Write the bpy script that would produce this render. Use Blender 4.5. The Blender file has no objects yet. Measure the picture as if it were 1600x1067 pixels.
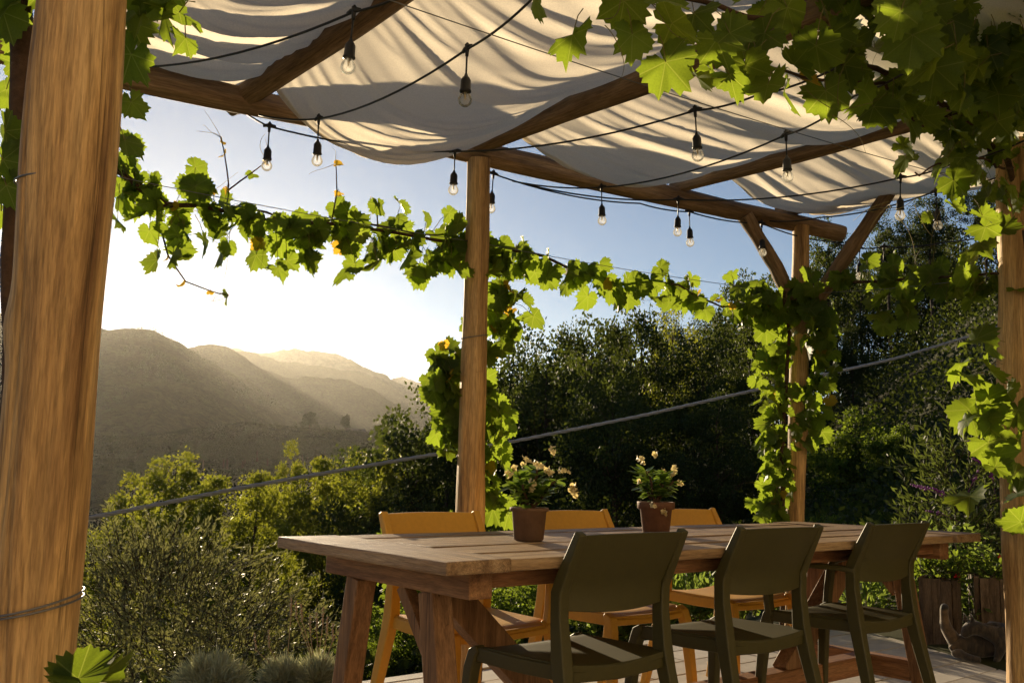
import bpy, math, random
import numpy as np
from mathutils import Vector, Matrix, Quaternion, noise as mnoise

# ------------------------------------------------------------------ camera
SC = bpy.context.scene
COL = SC.collection
R = math.radians
F_PX, PITCH, ROLL, CAM_Z = 1485.5, .1344, .0226, .9936
cam_data = bpy.data.cameras.new('camera')
cam_data.sensor_width = 36.0
cam_data.lens = 36.0 * F_PX / 1600.0
cam_data.clip_start = .05
cam_data.clip_end = 40000
cam = bpy.data.objects.new('camera', cam_data)
cam.matrix_world = (Matrix.Translation((0, 0, CAM_Z)) @ Matrix.Rotation(math.pi / 2 + PITCH, 4, 'X')
                    @ Matrix.Rotation(ROLL, 4, 'Z'))
COL.objects.link(cam)
SC.camera = cam

# ------------------------------------------------------------------ world and sun
SUN_AZ, SUN_EL = R(-22.5), R(9.8)          # azimuth measured from +Y towards +X
SKY_STRENGTH, SUN_STRENGTH, EXPOSURE = .05, 5.0, 1.15
world = bpy.data.worlds.new('World')
SC.world = world
world.use_nodes = True
wn = world.node_tree
bg = wn.nodes['Background']
sky = wn.nodes.new('ShaderNodeTexSky')
sky.sky_type = 'NISHITA'
sky.sun_disc = False
sky.sun_elevation = SUN_EL
sky.sun_rotation = SUN_AZ
sky.altitude = 400
sky.air_density = .75
sky.dust_density = .0
sky.ozone_density = 1.6
wn.links.new(sky.outputs[0], bg.inputs[0])
bg.inputs[1].default_value = SKY_STRENGTH
sun_dir = Vector((math.sin(SUN_AZ) * math.cos(SUN_EL), math.cos(SUN_AZ) * math.cos(SUN_EL), math.sin(SUN_EL)))
sl = bpy.data.lights.new('sun', 'SUN')
sl.energy = SUN_STRENGTH
sl.angle = R(.6)
sl.color = (1.0, .80, .52)
sun = bpy.data.objects.new('sun', sl)
sun.rotation_mode = 'QUATERNION'
sun.rotation_quaternion = sun_dir.to_track_quat('Z', 'Y')
COL.objects.link(sun)

SC.view_settings.view_transform = 'Standard'
SC.view_settings.look = 'None'
SC.view_settings.gamma = 1
SC.view_settings.exposure = EXPOSURE
SC.view_settings.use_curve_mapping = False
SC.render.engine = 'CYCLES'
cy = SC.cycles
cy.use_denoising = True
cy.denoiser = 'OPENIMAGEDENOISE'
cy.max_bounces = 8
cy.diffuse_bounces = 4
cy.glossy_bounces = 3
cy.transmission_bounces = 6
cy.transparent_max_bounces = 8
cy.volume_bounces = 1
cy.sample_clamp_indirect = 6.0
cy.caustics_reflective = False
cy.caustics_refractive = False

# ------------------------------------------------------------------ helpers
_cr, _sr, _c, _s = math.cos(ROLL), math.sin(ROLL), math.cos(PITCH), math.sin(PITCH)
def ray(u, v):
    """direction of the sight line through photo pixel (u, v), Y component about 1"""
    x, y = u - 800, v - 533.5
    xr, yr = x * _cr + y * _sr, -x * _sr + y * _cr
    X, up = xr / F_PX, -yr / F_PX
    return Vector((X, _c - up * _s, _s + up * _c))
def at_y(u, v, Y):
    d = ray(u, v)
    return Vector((0, 0, CAM_Z)) + d * (Y / d.y)
def at_z(u, v, z):
    d = ray(u, v)
    return Vector((0, 0, CAM_Z)) + d * ((z - CAM_Z) / d.z)
def px_of(P):
    X, Y, Z = P[0], P[1], P[2] - CAM_Z
    d = Y * _c + Z * _s
    x, y = X * F_PX / d, -(-Y * _s + Z * _c) * F_PX / d
    return 800 + x * _cr - y * _sr, 533.5 + x * _sr + y * _cr

AX = Vector((.7707, .6372, 0)).normalized()      # along the table and the terrace edge
BX = Vector((-.6372, .7707, 0)).normalized()     # across the table, away from the camera
OT = Vector((-.1511, 2.4778, 0))                 # table corner on the floor
def tb(a, b, z=0.0):
    return OT + AX * a + BX * b + Vector((0, 0, z))
ROT_T = Matrix((AX, BX, Vector((0, 0, 1)))).transposed().to_4x4()   # local x along table, y across

PW = {}
def link(o, parent=None, M=None):
    M = M if M is not None else Matrix.Identity(4)
    COL.objects.link(o)
    if parent is not None:
        o.parent = parent
        o.matrix_basis = PW[parent.name].inverted() @ M
    else:
        o.matrix_basis = M
    PW[o.name] = M
    return o
def tag(o, label=None, cat=None, group=None, kind=None):
    if label: o['label'] = label
    if cat: o['category'] = cat
    if group: o['group'] = group
    if kind: o['kind'] = kind
    return o
def empty(name, M, label, cat, group=None):
    if not isinstance(M, Matrix): M = Matrix.Translation(M)
    o = bpy.data.objects.new(name, None)
    o.empty_display_size = .1
    link(o, None, M)
    return tag(o, label, cat, group)

class MB:
    """collects vertices and faces, then links them as one mesh object"""
    def __init__(s): s.v, s.f, s.sm = [], [], []
    def add(s, vs, fs, smooth=False):
        n = len(s.v)
        s.v += [tuple(p) for p in vs]
        s.f += [tuple(i + n for i in q) for q in fs]
        s.sm += [smooth] * len(fs)
    def box(s, x0, x1, y0, y1, z0, z1, M=None):
        vs = [Vector(p) for p in ((x0, y0, z0), (x1, y0, z0), (x1, y1, z0), (x0, y1, z0),
                                  (x0, y0, z1), (x1, y0, z1), (x1, y1, z1), (x0, y1, z1))]
        if M is not None: vs = [M @ p for p in vs]
        s.add(vs, [(0, 3, 2, 1), (4, 5, 6, 7), (0, 1, 5, 4), (1, 2, 6, 5), (2, 3, 7, 6), (3, 0, 4, 7)])
    def tube(s, pts, rad, n=8, caps=True, smooth=True, ry=None, up=None):
        pts = [Vector(p) for p in pts]
        if not hasattr(rad, '__len__'): rad = [rad] * len(pts)
        rings = []
        u = None
        for i, p in enumerate(pts):
            t = (pts[min(i + 1, len(pts) - 1)] - pts[max(i - 1, 0)])
            if t.length < 1e-9: t = Vector((0, 0, 1))
            t.normalize()
            if u is None:
                ref = Vector(up) if up is not None else (Vector((0, 0, 1)) if abs(t.z) < .9 else Vector((1, 0, 0)))
                u = (ref - t * ref.dot(t)).normalized()
            else:
                u = (u - t * u.dot(t)).normalized()
            w = t.cross(u)
            r2 = rad[i] if ry is None else ry[i]
            rings.append([p + u * (math.cos(2 * math.pi * k / n) * rad[i]) + w * (math.sin(2 * math.pi * k / n) * r2) for k in range(n)])
        vs = [q for r in rings for q in r]
        fs = []
        for i in range(len(rings) - 1):
            for k in range(n):
                fs.append((i * n + k, i * n + (k + 1) % n, (i + 1) * n + (k + 1) % n, (i + 1) * n + k))
        if caps:
            fs.append(tuple(range(n - 1, -1, -1)))
            m = (len(rings) - 1) * n
            fs.append(tuple(m + k for k in range(n)))
        s.add(vs, fs, smooth)
    def bar(s, pts, wx, wt, side):
        """rectangular section swept along pts; wx half widths along 'side', wt half widths in the bending plane"""
        pts = [Vector(p) for p in pts]
        vs, fs = [], []
        for i, p in enumerate(pts):
            t = (pts[min(i + 1, len(pts) - 1)] - pts[max(i - 1, 0)]).normalized()
            sd = Vector(side); sd = (sd - t * sd.dot(t)).normalized()
            w = t.cross(sd)
            a, b = (wx[i] if hasattr(wx, '__len__') else wx), (wt[i] if hasattr(wt, '__len__') else wt)
            vs += [p + sd * a + w * b, p - sd * a + w * b, p - sd * a - w * b, p + sd * a - w * b]
        m = len(pts)
        for i in range(m - 1):
            for k in range(4):
                fs.append((i * 4 + k, i * 4 + (k + 1) % 4, i * 4 + 4 + (k + 1) % 4, i * 4 + 4 + k))
        fs += [(3, 2, 1, 0), tuple(4 * (m - 1) + k for k in range(4))]
        s.add(vs, fs)
    def lathe(s, prof, n=24, c=(0, 0, 0)):
        vs, fs = [], []
        for r, z in prof:
            vs += [(c[0] + r * math.cos(2 * math.pi * k / n), c[1] + r * math.sin(2 * math.pi * k / n), c[2] + z) for k in range(n)]
        for i in range(len(prof) - 1):
            for k in range(n):
                fs.append((i * n + k, i * n + (k + 1) % n, (i + 1) * n + (k + 1) % n, (i + 1) * n + k))
        s.add(vs, fs, True)
    def mesh(s, name, mat):
        me = bpy.data.meshes.new(name)
        me.from_pydata(s.v, [], s.f)
        me.polygons.foreach_set('use_smooth', s.sm)
        if mat: me.materials.append(mat)
        me.update()
        return me
    def build(s, name, mat, parent=None, M=None, bevel=0, seg=2):
        o = bpy.data.objects.new(name, s.mesh(name, mat))
        link(o, parent, M)
        if bevel:
            md = o.modifiers.new('bevel', 'BEVEL')
            md.width, md.segments, md.limit_method, md.angle_limit = bevel, seg, 'ANGLE', R(35)
            md.harden_normals = False
        return o

def np_mesh(name, verts, faces, mat, smooth=False, var=None):
    """faces: array (n,3) or (n,4)"""
    verts = np.asarray(verts, np.float32); faces = np.asarray(faces, np.int32)
    me = bpy.data.meshes.new(name)
    nv, nf, k = len(verts), len(faces), faces.shape[1]
    me.vertices.add(nv); me.vertices.foreach_set('co', verts.ravel())
    me.loops.add(nf * k); me.loops.foreach_set('vertex_index', faces.ravel())
    me.polygons.add(nf)
    me.polygons.foreach_set('loop_start', np.arange(0, nf * k, k, dtype=np.int32))
    me.polygons.foreach_set('use_smooth', np.full(nf, smooth))
    if var is not None:
        at = me.attributes.new('var', 'FLOAT', 'FACE')
        at.data.foreach_set('value', np.asarray(var, np.float32))
    if mat: me.materials.append(mat)
    me.update(calc_edges=True)
    me.validate()
    return me

# ------------------------------------------------------------------ materials
def new_mat(name):
    m = bpy.data.materials.new(name)
    m.use_nodes = True
    nt = m.node_tree
    b = nt.nodes['Principled BSDF']
    return m, nt, b
def N(nt, t, **kw):
    n = nt.nodes.new(t)
    for k, v in kw.items():
        if k.startswith('i_'): n.inputs[k[2:].replace('_', ' ')].default_value = v
        else: setattr(n, k, v)
    return n
def ramp(nt, fac, stops):
    r = nt.nodes.new('ShaderNodeValToRGB')
    while len(r.color_ramp.elements) > 1: r.color_ramp.elements.remove(r.color_ramp.elements[0])
    r.color_ramp.elements[0].position = stops[0][0]; r.color_ramp.elements[0].color = (*stops[0][1], 1)
    for p, c in stops[1:]:
        e = r.color_ramp.elements.new(p); e.color = (*c, 1)
    nt.links.new(fac, r.inputs[0])
    return r.outputs[0]
def coords(nt, scale=(1, 1, 1), kind='Object'):
    tc = nt.nodes.new('ShaderNodeTexCoord'); mp = nt.nodes.new('ShaderNodeMapping')
    mp.inputs['Scale'].default_value = scale
    nt.links.new(tc.outputs[kind], mp.inputs[0])
    return mp.outputs[0]
def noise(nt, vec, scale, detail=5, rough=.6, dist=0):
    n = nt.nodes.new('ShaderNodeTexNoise')
    n.inputs['Scale'].default_value, n.inputs['Detail'].default_value = scale, detail
    n.inputs['Roughness'].default_value, n.inputs['Distortion'].default_value = rough, dist
    if vec is not None: nt.links.new(vec, n.inputs['Vector'])
    return n.outputs['Fac']
def bump(nt, h, strength, dist, b):
    n = nt.nodes.new('ShaderNodeBump')
    n.inputs['Strength'].default_value, n.inputs['Distance'].default_value = strength, dist
    nt.links.new(h, n.inputs['Height']); nt.links.new(n.outputs[0], b.inputs['Normal'])
def mixc(nt, fac, a, b, mode='MIX'):
    n = nt.nodes.new('ShaderNodeMix'); n.data_type = 'RGBA'; n.blend_type = mode
    for sock, val in ((n.inputs[0], fac), (n.inputs[6], a), (n.inputs[7], b)):
        if isinstance(val, bpy.types.NodeSocket): nt.links.new(val, sock)
        elif isinstance(val, (int, float)): sock.default_value = val
        else: sock.default_value = (*val, 1)
    return n.outputs[2]

def wood_mat(name, dark, mid, light, scale=(14, 14, 1.1), rough=.65, stain=None, per_object=True, bs=.35, knots=False):
    """grain runs along the local z (logs) or the axis with the small scale"""
    m, nt, b = new_mat(name)
    v = coords(nt, scale)
    if per_object:
        oi = nt.nodes.new('ShaderNodeObjectInfo'); ad = nt.nodes.new('ShaderNodeVectorMath'); ad.operation = 'ADD'
        sc_ = nt.nodes.new('ShaderNodeMath'); sc_.operation = 'MULTIPLY'; sc_.inputs[1].default_value = 37.0
        nt.links.new(oi.outputs['Random'], sc_.inputs[0]); nt.links.new(v, ad.inputs[0]); nt.links.new(sc_.outputs[0], ad.inputs[1])
        v = ad.outputs[0]
    n1 = noise(nt, v, 1.0, 8, .65, .6)
    n2 = noise(nt, v, 5.0, 4, .7, .3)
    c = ramp(nt, n1, [(.33, dark), (.5, mid), (.68, light)])
    c2 = ramp(nt, n2, [(.35, (.55, .55, .55)), (.62, (1, 1, 1))])
    c = mixc(nt, .75, c, c2, 'MULTIPLY')
    n3 = noise(nt, v, 17.0, 3, .6, .1)
    c = mixc(nt, .6, c, ramp(nt, n3, [(.38, (.5, .48, .46)), (.56, (1, 1, 1))]), 'MULTIPLY')
    if knots:
        vo = nt.nodes.new('ShaderNodeTexVoronoi'); vo.inputs['Scale'].default_value = 1.0
        nt.links.new(coords(nt, (3.2, 3.2, 2.6)), vo.inputs['Vector'])
        c = mixc(nt, 1.0, c, ramp(nt, vo.outputs['Distance'], [(.03, (.16, .12, .09)), (.075, (.45, .40, .34)), (.10, (.72, .66, .6)), (.16, (1, 1, 1))]), 'MULTIPLY')
    vc = coords(nt, (scale[0] * 1.6, scale[1] * 1.6, scale[2] * .35) if scale[2] < 5 else ((scale[0] * .35, scale[1] * 1.6, scale[2] * 1.6) if scale[0] < 5 else (scale[0] * 1.6, scale[1] * .35, scale[2] * 1.6)))
    crk = ramp(nt, noise(nt, vc, 1.0, 3, .5, .4), [(.478, (1, 1, 1)), (.495, (.22, .18, .15)), (.512, (1, 1, 1))])
    crm = ramp(nt, noise(nt, vc, .45, 2, .5, .2), [(.5, (0, 0, 0)), (.62, (1, 1, 1))])
    c = mixc(nt, crm, c, mixc(nt, 1.0, c, crk, 'MULTIPLY'))
    if stain:
        vs = coords(nt, tuple(q * .28 for q in scale))
        c = mixc(nt, ramp(nt, noise(nt, vs, 1.3, 6, .7, 1.2), [(.5, (0, 0, 0)), (.68, (1, 1, 1))]), c, mixc(nt, 1.0, c, stain, 'MULTIPLY'))
    nt.links.new(c, b.inputs['Base Color'])
    b.inputs['Roughness'].default_value = rough
    b.inputs['Specular IOR Level'].default_value = .3
    bump(nt, n2, bs, .01, b)
    return m
def leaf_mat(name, c0, c1, tr, fac=.5, rough=.6, spec=.15, objrand=False, veins=False):
    """thin leaf: colour varies per face (attribute var) or per object"""
    m, nt, b = new_mat(name)
    if objrand:
        src = nt.nodes.new('ShaderNodeObjectInfo').outputs['Random']
    else:
        at = nt.nodes.new('ShaderNodeAttribute'); at.attribute_name = 'var'; src = at.outputs['Fac']
    c = ramp(nt, src, [(0, c0), (1, c1)])
    t = ramp(nt, src, [(0, tuple(q * .75 for q in tr)), (1, tr)])
    if objrand:
        v = coords(nt, (1, 1, 1))
        nz = noise(nt, v, 26, 3, .6)
        sh = ramp(nt, nz, [(.3, (.72, .72, .72)), (.7, (1, 1, 1))])
        c = mixc(nt, .7, c, sh, 'MULTIPLY'); t = mixc(nt, .7, t, sh, 'MULTIPLY')
        if veins:
            sx = nt.nodes.new('ShaderNodeSeparateXYZ'); nt.links.new(coords(nt), sx.inputs[0])
            def mth(op, a_, b_=None):
                q = nt.nodes.new('ShaderNodeMath'); q.operation = op
                for k_, val in enumerate((a_, b_)):
                    if val is None: continue
                    if isinstance(val, bpy.types.NodeSocket): nt.links.new(val, q.inputs[k_])
                    else: q.inputs[k_].default_value = val
                return q.outputs[0]
            best = None
            for deg in (0, 52, -52, 108, -108):
                ca_, sa_ = math.cos(R(deg)), math.sin(R(deg))
                cross = mth('ABSOLUTE', mth('SUBTRACT', mth('MULTIPLY', sx.outputs[0], ca_), mth('MULTIPLY', sx.outputs[1], sa_)))
                dot = mth('ADD', mth('MULTIPLY', sx.outputs[0], sa_), mth('MULTIPLY', sx.outputs[1], ca_))
                dist = mth('ADD', cross, mth('MULTIPLY', mth('LESS_THAN', dot, 0.0), 1.0))
                best = dist if best is None else mth('MINIMUM', best, dist)
            vm = ramp(nt, best, [(.003, (.75, .75, .75)), (.014, (0, 0, 0))])
            c = mixc(nt, vm, c, (.12, .15, .035)); t = mixc(nt, vm, t, (.46, .52, .08))
    nt.links.new(c, b.inputs['Base Color'])
    b.inputs['Roughness'].default_value = rough
    b.inputs['Specular IOR Level'].default_value = spec
    tl = nt.nodes.new('ShaderNodeBsdfTranslucent'); nt.links.new(t, tl.inputs[0])
    mx = nt.nodes.new('ShaderNodeMixShader'); mx.inputs[0].default_value = fac
    nt.links.new(b.outputs[0], mx.inputs[1]); nt.links.new(tl.outputs[0], mx.inputs[2])
    nt.links.new(mx.outputs[0], nt.nodes['Material Output'].inputs[0])
    return m
def plain(name, col, rough=.5, metal=0, spec=.5, var=.0, vs=30, bs=0):
    m, nt, b = new_mat(name)
    if var:
        v = coords(nt)
        nz = noise(nt, v, vs, 6, .65)
        c = mixc(nt, 1.0, col, ramp(nt, nz, [(.3, (1 - var,) * 3), (.7, (1, 1, 1))]), 'MULTIPLY')
        nt.links.new(c, b.inputs['Base Color'])
        if bs: bump(nt, nz, bs, .01, b)
    else:
        b.inputs['Base Color'].default_value = (*col, 1)
    b.inputs['Roughness'].default_value = rough
    b.inputs['Metallic'].default_value = metal
    b.inputs['Specular IOR Level'].default_value = spec
    return m

M_POST = wood_mat('peeled_log', (.25, .135, .055), (.60, .37, .145), (.72, .49, .22), (11, 11, .8), .7, stain=(.42, .36, .3), bs=.6, knots=True)
M_BEAM = wood_mat('dark_log', (.13, .08, .042), (.27, .175, .095), (.40, .28, .165), (11, 11, .9), .75, stain=(.4, .36, .34), bs=.6, knots=True)
M_TABLE = wood_mat('weathered_oak', (.16, .088, .042), (.36, .23, .115), (.50, .35, .195), (1.4, 22, 22), .5, stain=(.6, .55, .5), bs=.5)
M_TABLE_END = wood_mat('weathered_oak_cross', (.17, .095, .045), (.37, .235, .12), (.51, .36, .205), (22, 1.4, 22), .5, stain=(.65, .6, .55), bs=.5)
M_LEG = wood_mat('brown_timber', (.14, .07, .03), (.27, .14, .062), (.37, .21, .10), (16, 16, 1.2), .6, bs=.3)
M_LEG_X = wood_mat('brown_timber_long', (.16, .065, .025), (.28, .13, .055), (.38, .20, .09), (1.2, 16, 16), .6, bs=.3)
M_LEG_Y = wood_mat('brown_timber_cross', (.17, .075, .03), (.30, .15, .065), (.40, .22, .10), (16, 1.2, 16), .6, bs=.3)
M_PLANTER = wood_mat('grey_board', (.05, .032, .02), (.13, .09, .058), (.20, .145, .10), (18, 18, 1.3), .8)
M_GREEN = plain('olive_plastic', (.052, .045, .009), .55, 0, .4, .18, 60)
M_ORANGE = plain('mustard_plastic', (.60, .315, .035), .5, 0, .4, .12, 60)
M_BLACK = plain('black_rubber', (.012, .012, .012), .5, 0, .4)
M_WIRE = plain('galvanised_wire', (.16, .16, .16), .45, .6)
M_CABLE = plain('grey_cable', (.26, .28, .31), .42, 0, .5)
M_TERRA = plain('terracotta', (.17, .098, .058), .8, 0, .25, .35, 22, .25)
M_TERRA2 = plain('terracotta_red', (.17, .08, .045), .75, 0, .25, .4, 22, .25)
M_SOIL = plain('soil', (.035, .024, .016), .95, 0, .1, .4, 60, .6)
M_BARK = plain('bark', (.075, .052, .036), .9, 0, .15, .5, 9, .7)
M_VINEWOOD = plain('vine_wood', (.085, .05, .028), .85, 0, .2, .45, 40, .6)
M_SHOOT = plain('vine_shoot', (.16, .13, .035), .6, 0, .3)
M_SPIKE = plain('lavender_spike', (.42, .33, .22), .8, 0, .2, .3, 80)
M_PURPLE = plain('buddleia_purple', (.24, .06, .30), .7, 0, .2, .3, 80)
M_REDFLOWER = plain('red_petal', (.55, .015, .03), .6, 0, .3)
M_VINE = leaf_mat('grape_leaf', (.020, .044, .008), (.070, .112, .018), (.35, .47, .03), .50, .5, .18, True, True)
M_VINE_Y = leaf_mat('young_grape_leaf', (.20, .17, .015), (.30, .22, .02), (.85, .52, .04), .6, .5, .18, True, True)
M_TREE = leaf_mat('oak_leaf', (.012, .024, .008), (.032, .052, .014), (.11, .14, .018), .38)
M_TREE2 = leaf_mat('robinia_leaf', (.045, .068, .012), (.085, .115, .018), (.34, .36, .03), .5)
M_OLIVE = leaf_mat('olive_leaf', (.075, .088, .048), (.20, .21, .125), (.26, .26, .08), .35, .5, .2)
M_SHRUB = leaf_mat('shrub_leaf', (.030, .055, .012), (.07, .11, .022), (.27, .36, .03), .45)
M_FARTREE = leaf_mat('far_leaf', (.016, .026, .010), (.035, .05, .016), (.05, .06, .015), .2)
M_BUDD = leaf_mat('buddleia_leaf', (.030, .045, .015), (.075, .095, .035), (.14, .18, .03), .38)
M_SAGE = leaf_mat('sage_leaf', (.06, .10, .03), (.12, .17, .05), (.30, .40, .06), .45)
M_SILVER = leaf_mat('silver_foliage', (.38, .40, .26), (.55, .56, .38), (.5, .5, .26), .4, .7, .2)
M_PETAL = leaf_mat('cream_petal', (.74, .63, .34), (.82, .74, .48), (.80, .66, .28), .42, .5, .3)
M_GRASS = leaf_mat('grass_blade', (.05, .075, .018), (.12, .14, .035), (.30, .33, .05), .45)

# ------------------------------------------------------------------ terrain, hills, terrace
rng = np.random.default_rng(7)
def terrain(x, y):
    dx, dy = x - OT.x, y - OT.y
    da, db = dx * AX.x + dy * AX.y, dx * BX.x + dy * BX.y - 1.97
    sp = lambda q, k: np.logaddexp(0, q / k) * k
    drop = 26 * (1 - np.exp(-.30 * sp(db - 1.0, .5) / 26))
    rise = 14 * (1 - np.exp(-.9 * sp(da - .6 * db - 8.0, 2.0) / 14))
    r = np.hypot(x, y)
    far = np.clip((r - 90) / 260, 0, 1); far = far * far * (3 - 2 * far)
    z = -.34 - drop + rise
    z = z + (.05 * np.sin(x * 1.7 + y * .9) + .35 * np.sin(x * .23 + 1) * np.sin(y * .19)) * np.clip((r - 6) / 14, 0, 1)
    return z * (1 - far) + far * (-42.0)
M_GROUND, nt, b_ = new_mat('hillside_ground')
gv = coords(nt)
nt.links.new(ramp(nt, noise(nt, gv, .8, 8, .7), [(.3, (.020, .026, .008)), (.55, (.045, .045, .016)), (.75, (.075, .062, .026))]), b_.inputs['Base Color'])
b_.inputs['Roughness'].default_value = .95
b_.inputs['Specular IOR Level'].default_value = .1
rr = np.concatenate([[0.0], np.geomspace(.6, 9500, 110)])
na = 144
aa = np.linspace(0, 2 * np.pi, na, endpoint=False)
RR, AA = np.meshgrid(rr[1:], aa, indexing='ij')
X, Y = RR * np.sin(AA), RR * np.cos(AA)
V = np.stack([X, Y, terrain(X, Y)], -1).reshape(-1, 3)
V = np.vstack([V, [[0, 0, -.34]]])
i, j = np.meshgrid(np.arange(len(rr) - 2), np.arange(na), indexing='ij')
f4 = np.stack([i * na + j, (i + 1) * na + j, (i + 1) * na + (j + 1) % na, i * na + (j + 1) % na], -1).reshape(-1, 4)
jj = np.arange(na)
me = np_mesh('ground', V, f4[:, ::-1], M_GROUND, True)
tag(link(bpy.data.objects.new('ground', me)), kind='structure')

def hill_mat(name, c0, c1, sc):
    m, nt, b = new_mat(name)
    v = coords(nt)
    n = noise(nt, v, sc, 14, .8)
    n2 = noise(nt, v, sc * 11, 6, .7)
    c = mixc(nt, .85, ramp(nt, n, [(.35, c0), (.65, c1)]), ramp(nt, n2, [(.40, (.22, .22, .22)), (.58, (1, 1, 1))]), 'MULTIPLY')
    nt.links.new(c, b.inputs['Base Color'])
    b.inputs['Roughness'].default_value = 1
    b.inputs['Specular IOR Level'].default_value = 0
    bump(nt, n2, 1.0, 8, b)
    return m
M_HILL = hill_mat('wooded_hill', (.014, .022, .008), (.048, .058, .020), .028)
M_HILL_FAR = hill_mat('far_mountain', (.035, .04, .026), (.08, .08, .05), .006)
def hill(sky_line, dist, near, back, seed, mat, bumps, n=260, m=26, base=-44):
    us = np.linspace(sky_line[0][0], sky_line[-1][0], n)
    vs = np.interp(us, [p[0] for p in sky_line], [p[1] for p in sky_line])
    k = np.hanning(9); k /= k.sum()
    vs = np.convolve(np.pad(vs, 4, mode='edge'), k, mode='valid')
    rs = np.random.default_rng(seed)
    verts = np.zeros((m, n, 3))
    ws = np.concatenate([np.linspace(-1, 0, m - 8), np.linspace(0, 1, 9)[1:]])
    dirs = []
    for uu, vv in zip(us, vs):
        d = ray(uu, vv); h = math.hypot(d.x, d.y)
        dirs.append((d.x / h, d.y / h, d.z / h))
    dirs = np.array(dirs)
    for q, w in enumerate(ws):
        rad = dist + (w * (dist - near) if w < 0 else w * (back - dist))
        crest = CAM_Z + dirs[:, 2] * dist
        prof = (1 - abs(w)) ** (1.15 if w < 0 else 1.0)
        z = base + (crest - base) * prof
        for ii in range(n):
            nz = mnoise.fractal(Vector((dirs[ii, 0] * dist * .004 * 3, rad * .004, seed * 7.3)), 1.0, 2.0, 4)
            nb = mnoise.fractal(Vector((dirs[ii, 0] * dist * .045, rad * .045, seed * 3.1)), 1.0, 2.0, 3)
            z[ii] += nz * bumps * 6 * min(1, -w * 2.5 if w < 0 else w * 2) + nb * bumps * 1.3
        rad_i = rad
        verts[q, :, 0], verts[q, :, 1], verts[q, :, 2] = dirs[:, 0] * rad_i, dirs[:, 1] * rad_i, z
    i, j = np.meshgrid(np.arange(m - 1), np.arange(n - 1), indexing='ij')
    f = np.stack([i * n + j, i * n + j + 1, (i + 1) * n + j + 1, (i + 1) * n + j], -1).reshape(-1, 4)
    o = link(bpy.data.objects.new('hill', np_mesh('hill', verts.reshape(-1, 3), f, mat, True)))
    return tag(o, kind='structure')
hill([(-900, 560), (-300, 500), (0, 488), (120, 505), (170, 516), (228, 511), (262, 525), (300, 545), (350, 578), (400, 606), (450, 640), (560, 690), (640, 715), (900, 735)], 800, 280, 1100, 1, M_HILL, 2.6)
hill([(-600, 560), (200, 560), (280, 545), (330, 537), (358, 545), (400, 572), (460, 594), (487, 588), (540, 596), (573, 606), (607, 623), (640, 645), (720, 690), (900, 725)], 1300, 850, 1600, 2, M_HILL, 3.2)
hill([(0, 600), (340, 560), (380, 548), (400, 553), (433, 563), (500, 573), (560, 580), (600, 600), (647, 622), (720, 650), (900, 690), (1200, 710)], 1950, 1450, 2250, 3, M_HILL, 3.6)
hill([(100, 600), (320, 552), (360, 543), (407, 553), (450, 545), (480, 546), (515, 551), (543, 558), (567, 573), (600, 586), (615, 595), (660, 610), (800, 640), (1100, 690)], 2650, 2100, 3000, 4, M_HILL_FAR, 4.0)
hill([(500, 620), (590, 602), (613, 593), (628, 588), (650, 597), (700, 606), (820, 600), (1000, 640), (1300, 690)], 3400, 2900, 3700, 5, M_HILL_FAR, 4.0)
# the near spur with scattered trees
hill([(-500, 700), (150, 690), (300, 672), (390, 660), (440, 668), (500, 672), (555, 674), (610, 690), (680, 700), (800, 720), (1000, 735)], 340, 130, 430, 6, M_HILL, 1.0, 240, 30)

# terrace: slab, paving tiles, coping
def tile_mat():
    m, nt, b = new_mat('paving_stone')
    v = coords(nt)
    oi = nt.nodes.new('ShaderNodeObjectInfo')
    c = ramp(nt, oi.outputs['Random'], [(0, (.40, .35, .29)), (.5, (.47, .42, .35)), (1, (.53, .48, .41))])
    nz = noise(nt, v, 9, 8, .7)
    n2 = noise(nt, v, 1.7, 4, .6)
    c = mixc(nt, .8, c, ramp(nt, nz, [(.3, (.72, .70, .68)), (.65, (1, 1, 1))]), 'MULTIPLY')
    c = mixc(nt, .7, c, ramp(nt, n2, [(.35, (.75, .73, .70)), (.6, (1, 1, 1))]), 'MULTIPLY')
    nt.links.new(c, b.inputs['Base Color'])
    b.inputs['Roughness'].default_value = .72
    bump(nt, nz, .25, .006, b)
    return m
M_TILE = tile_mat()
M_JOINT = plain('joint_mortar', (.10, .085, .07), .95, 0, .1, .3, 30)
D_A0, D_A1, D_B0, D_B1 = -9.0, 5.05, -9.0, 1.985
mb = MB(); mb.box(D_A0, D_A1, D_B0, D_B1 - .004, -.42, -.026)
terrace = tag(mb.build('terrace', M_JOINT, None, Matrix.Translation(OT) @ ROT_T), kind='structure')
def tile_mesh(l, w, name):
    mb = MB(); c = .004
    x, y = l / 2, w / 2
    vs = [(-x, -y, -.03), (x, -y, -.03), (x, y, -.03), (-x, y, -.03), (-x, -y, -c), (x, -y, -c), (x, y, -c), (-x, y, -c),
          (-x + c, -y + c, 0), (x - c, -y + c, 0), (x - c, y - c, 0), (-x + c, y - c, 0)]
    fs = [(8, 9, 10, 11)] + [(k, (k + 1) % 4, 4 + (k + 1) % 4, 4 + k) for k in range(4)] + [(4 + k, 4 + (k + 1) % 4, 8 + (k + 1) % 4, 8 + k) for k in range(4)]
    mb.add(vs, fs); return mb.mesh(name, M_TILE)
rnd = random.Random(3)
TL, TW = .93, .2165
tile_me = tile_mesh(TL - .007, TW - .007, 'paving_tile')
coping_me = tile_mesh(TL - .007, .095, 'coping_stone')
row, b0 = 0, 1.885
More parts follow.
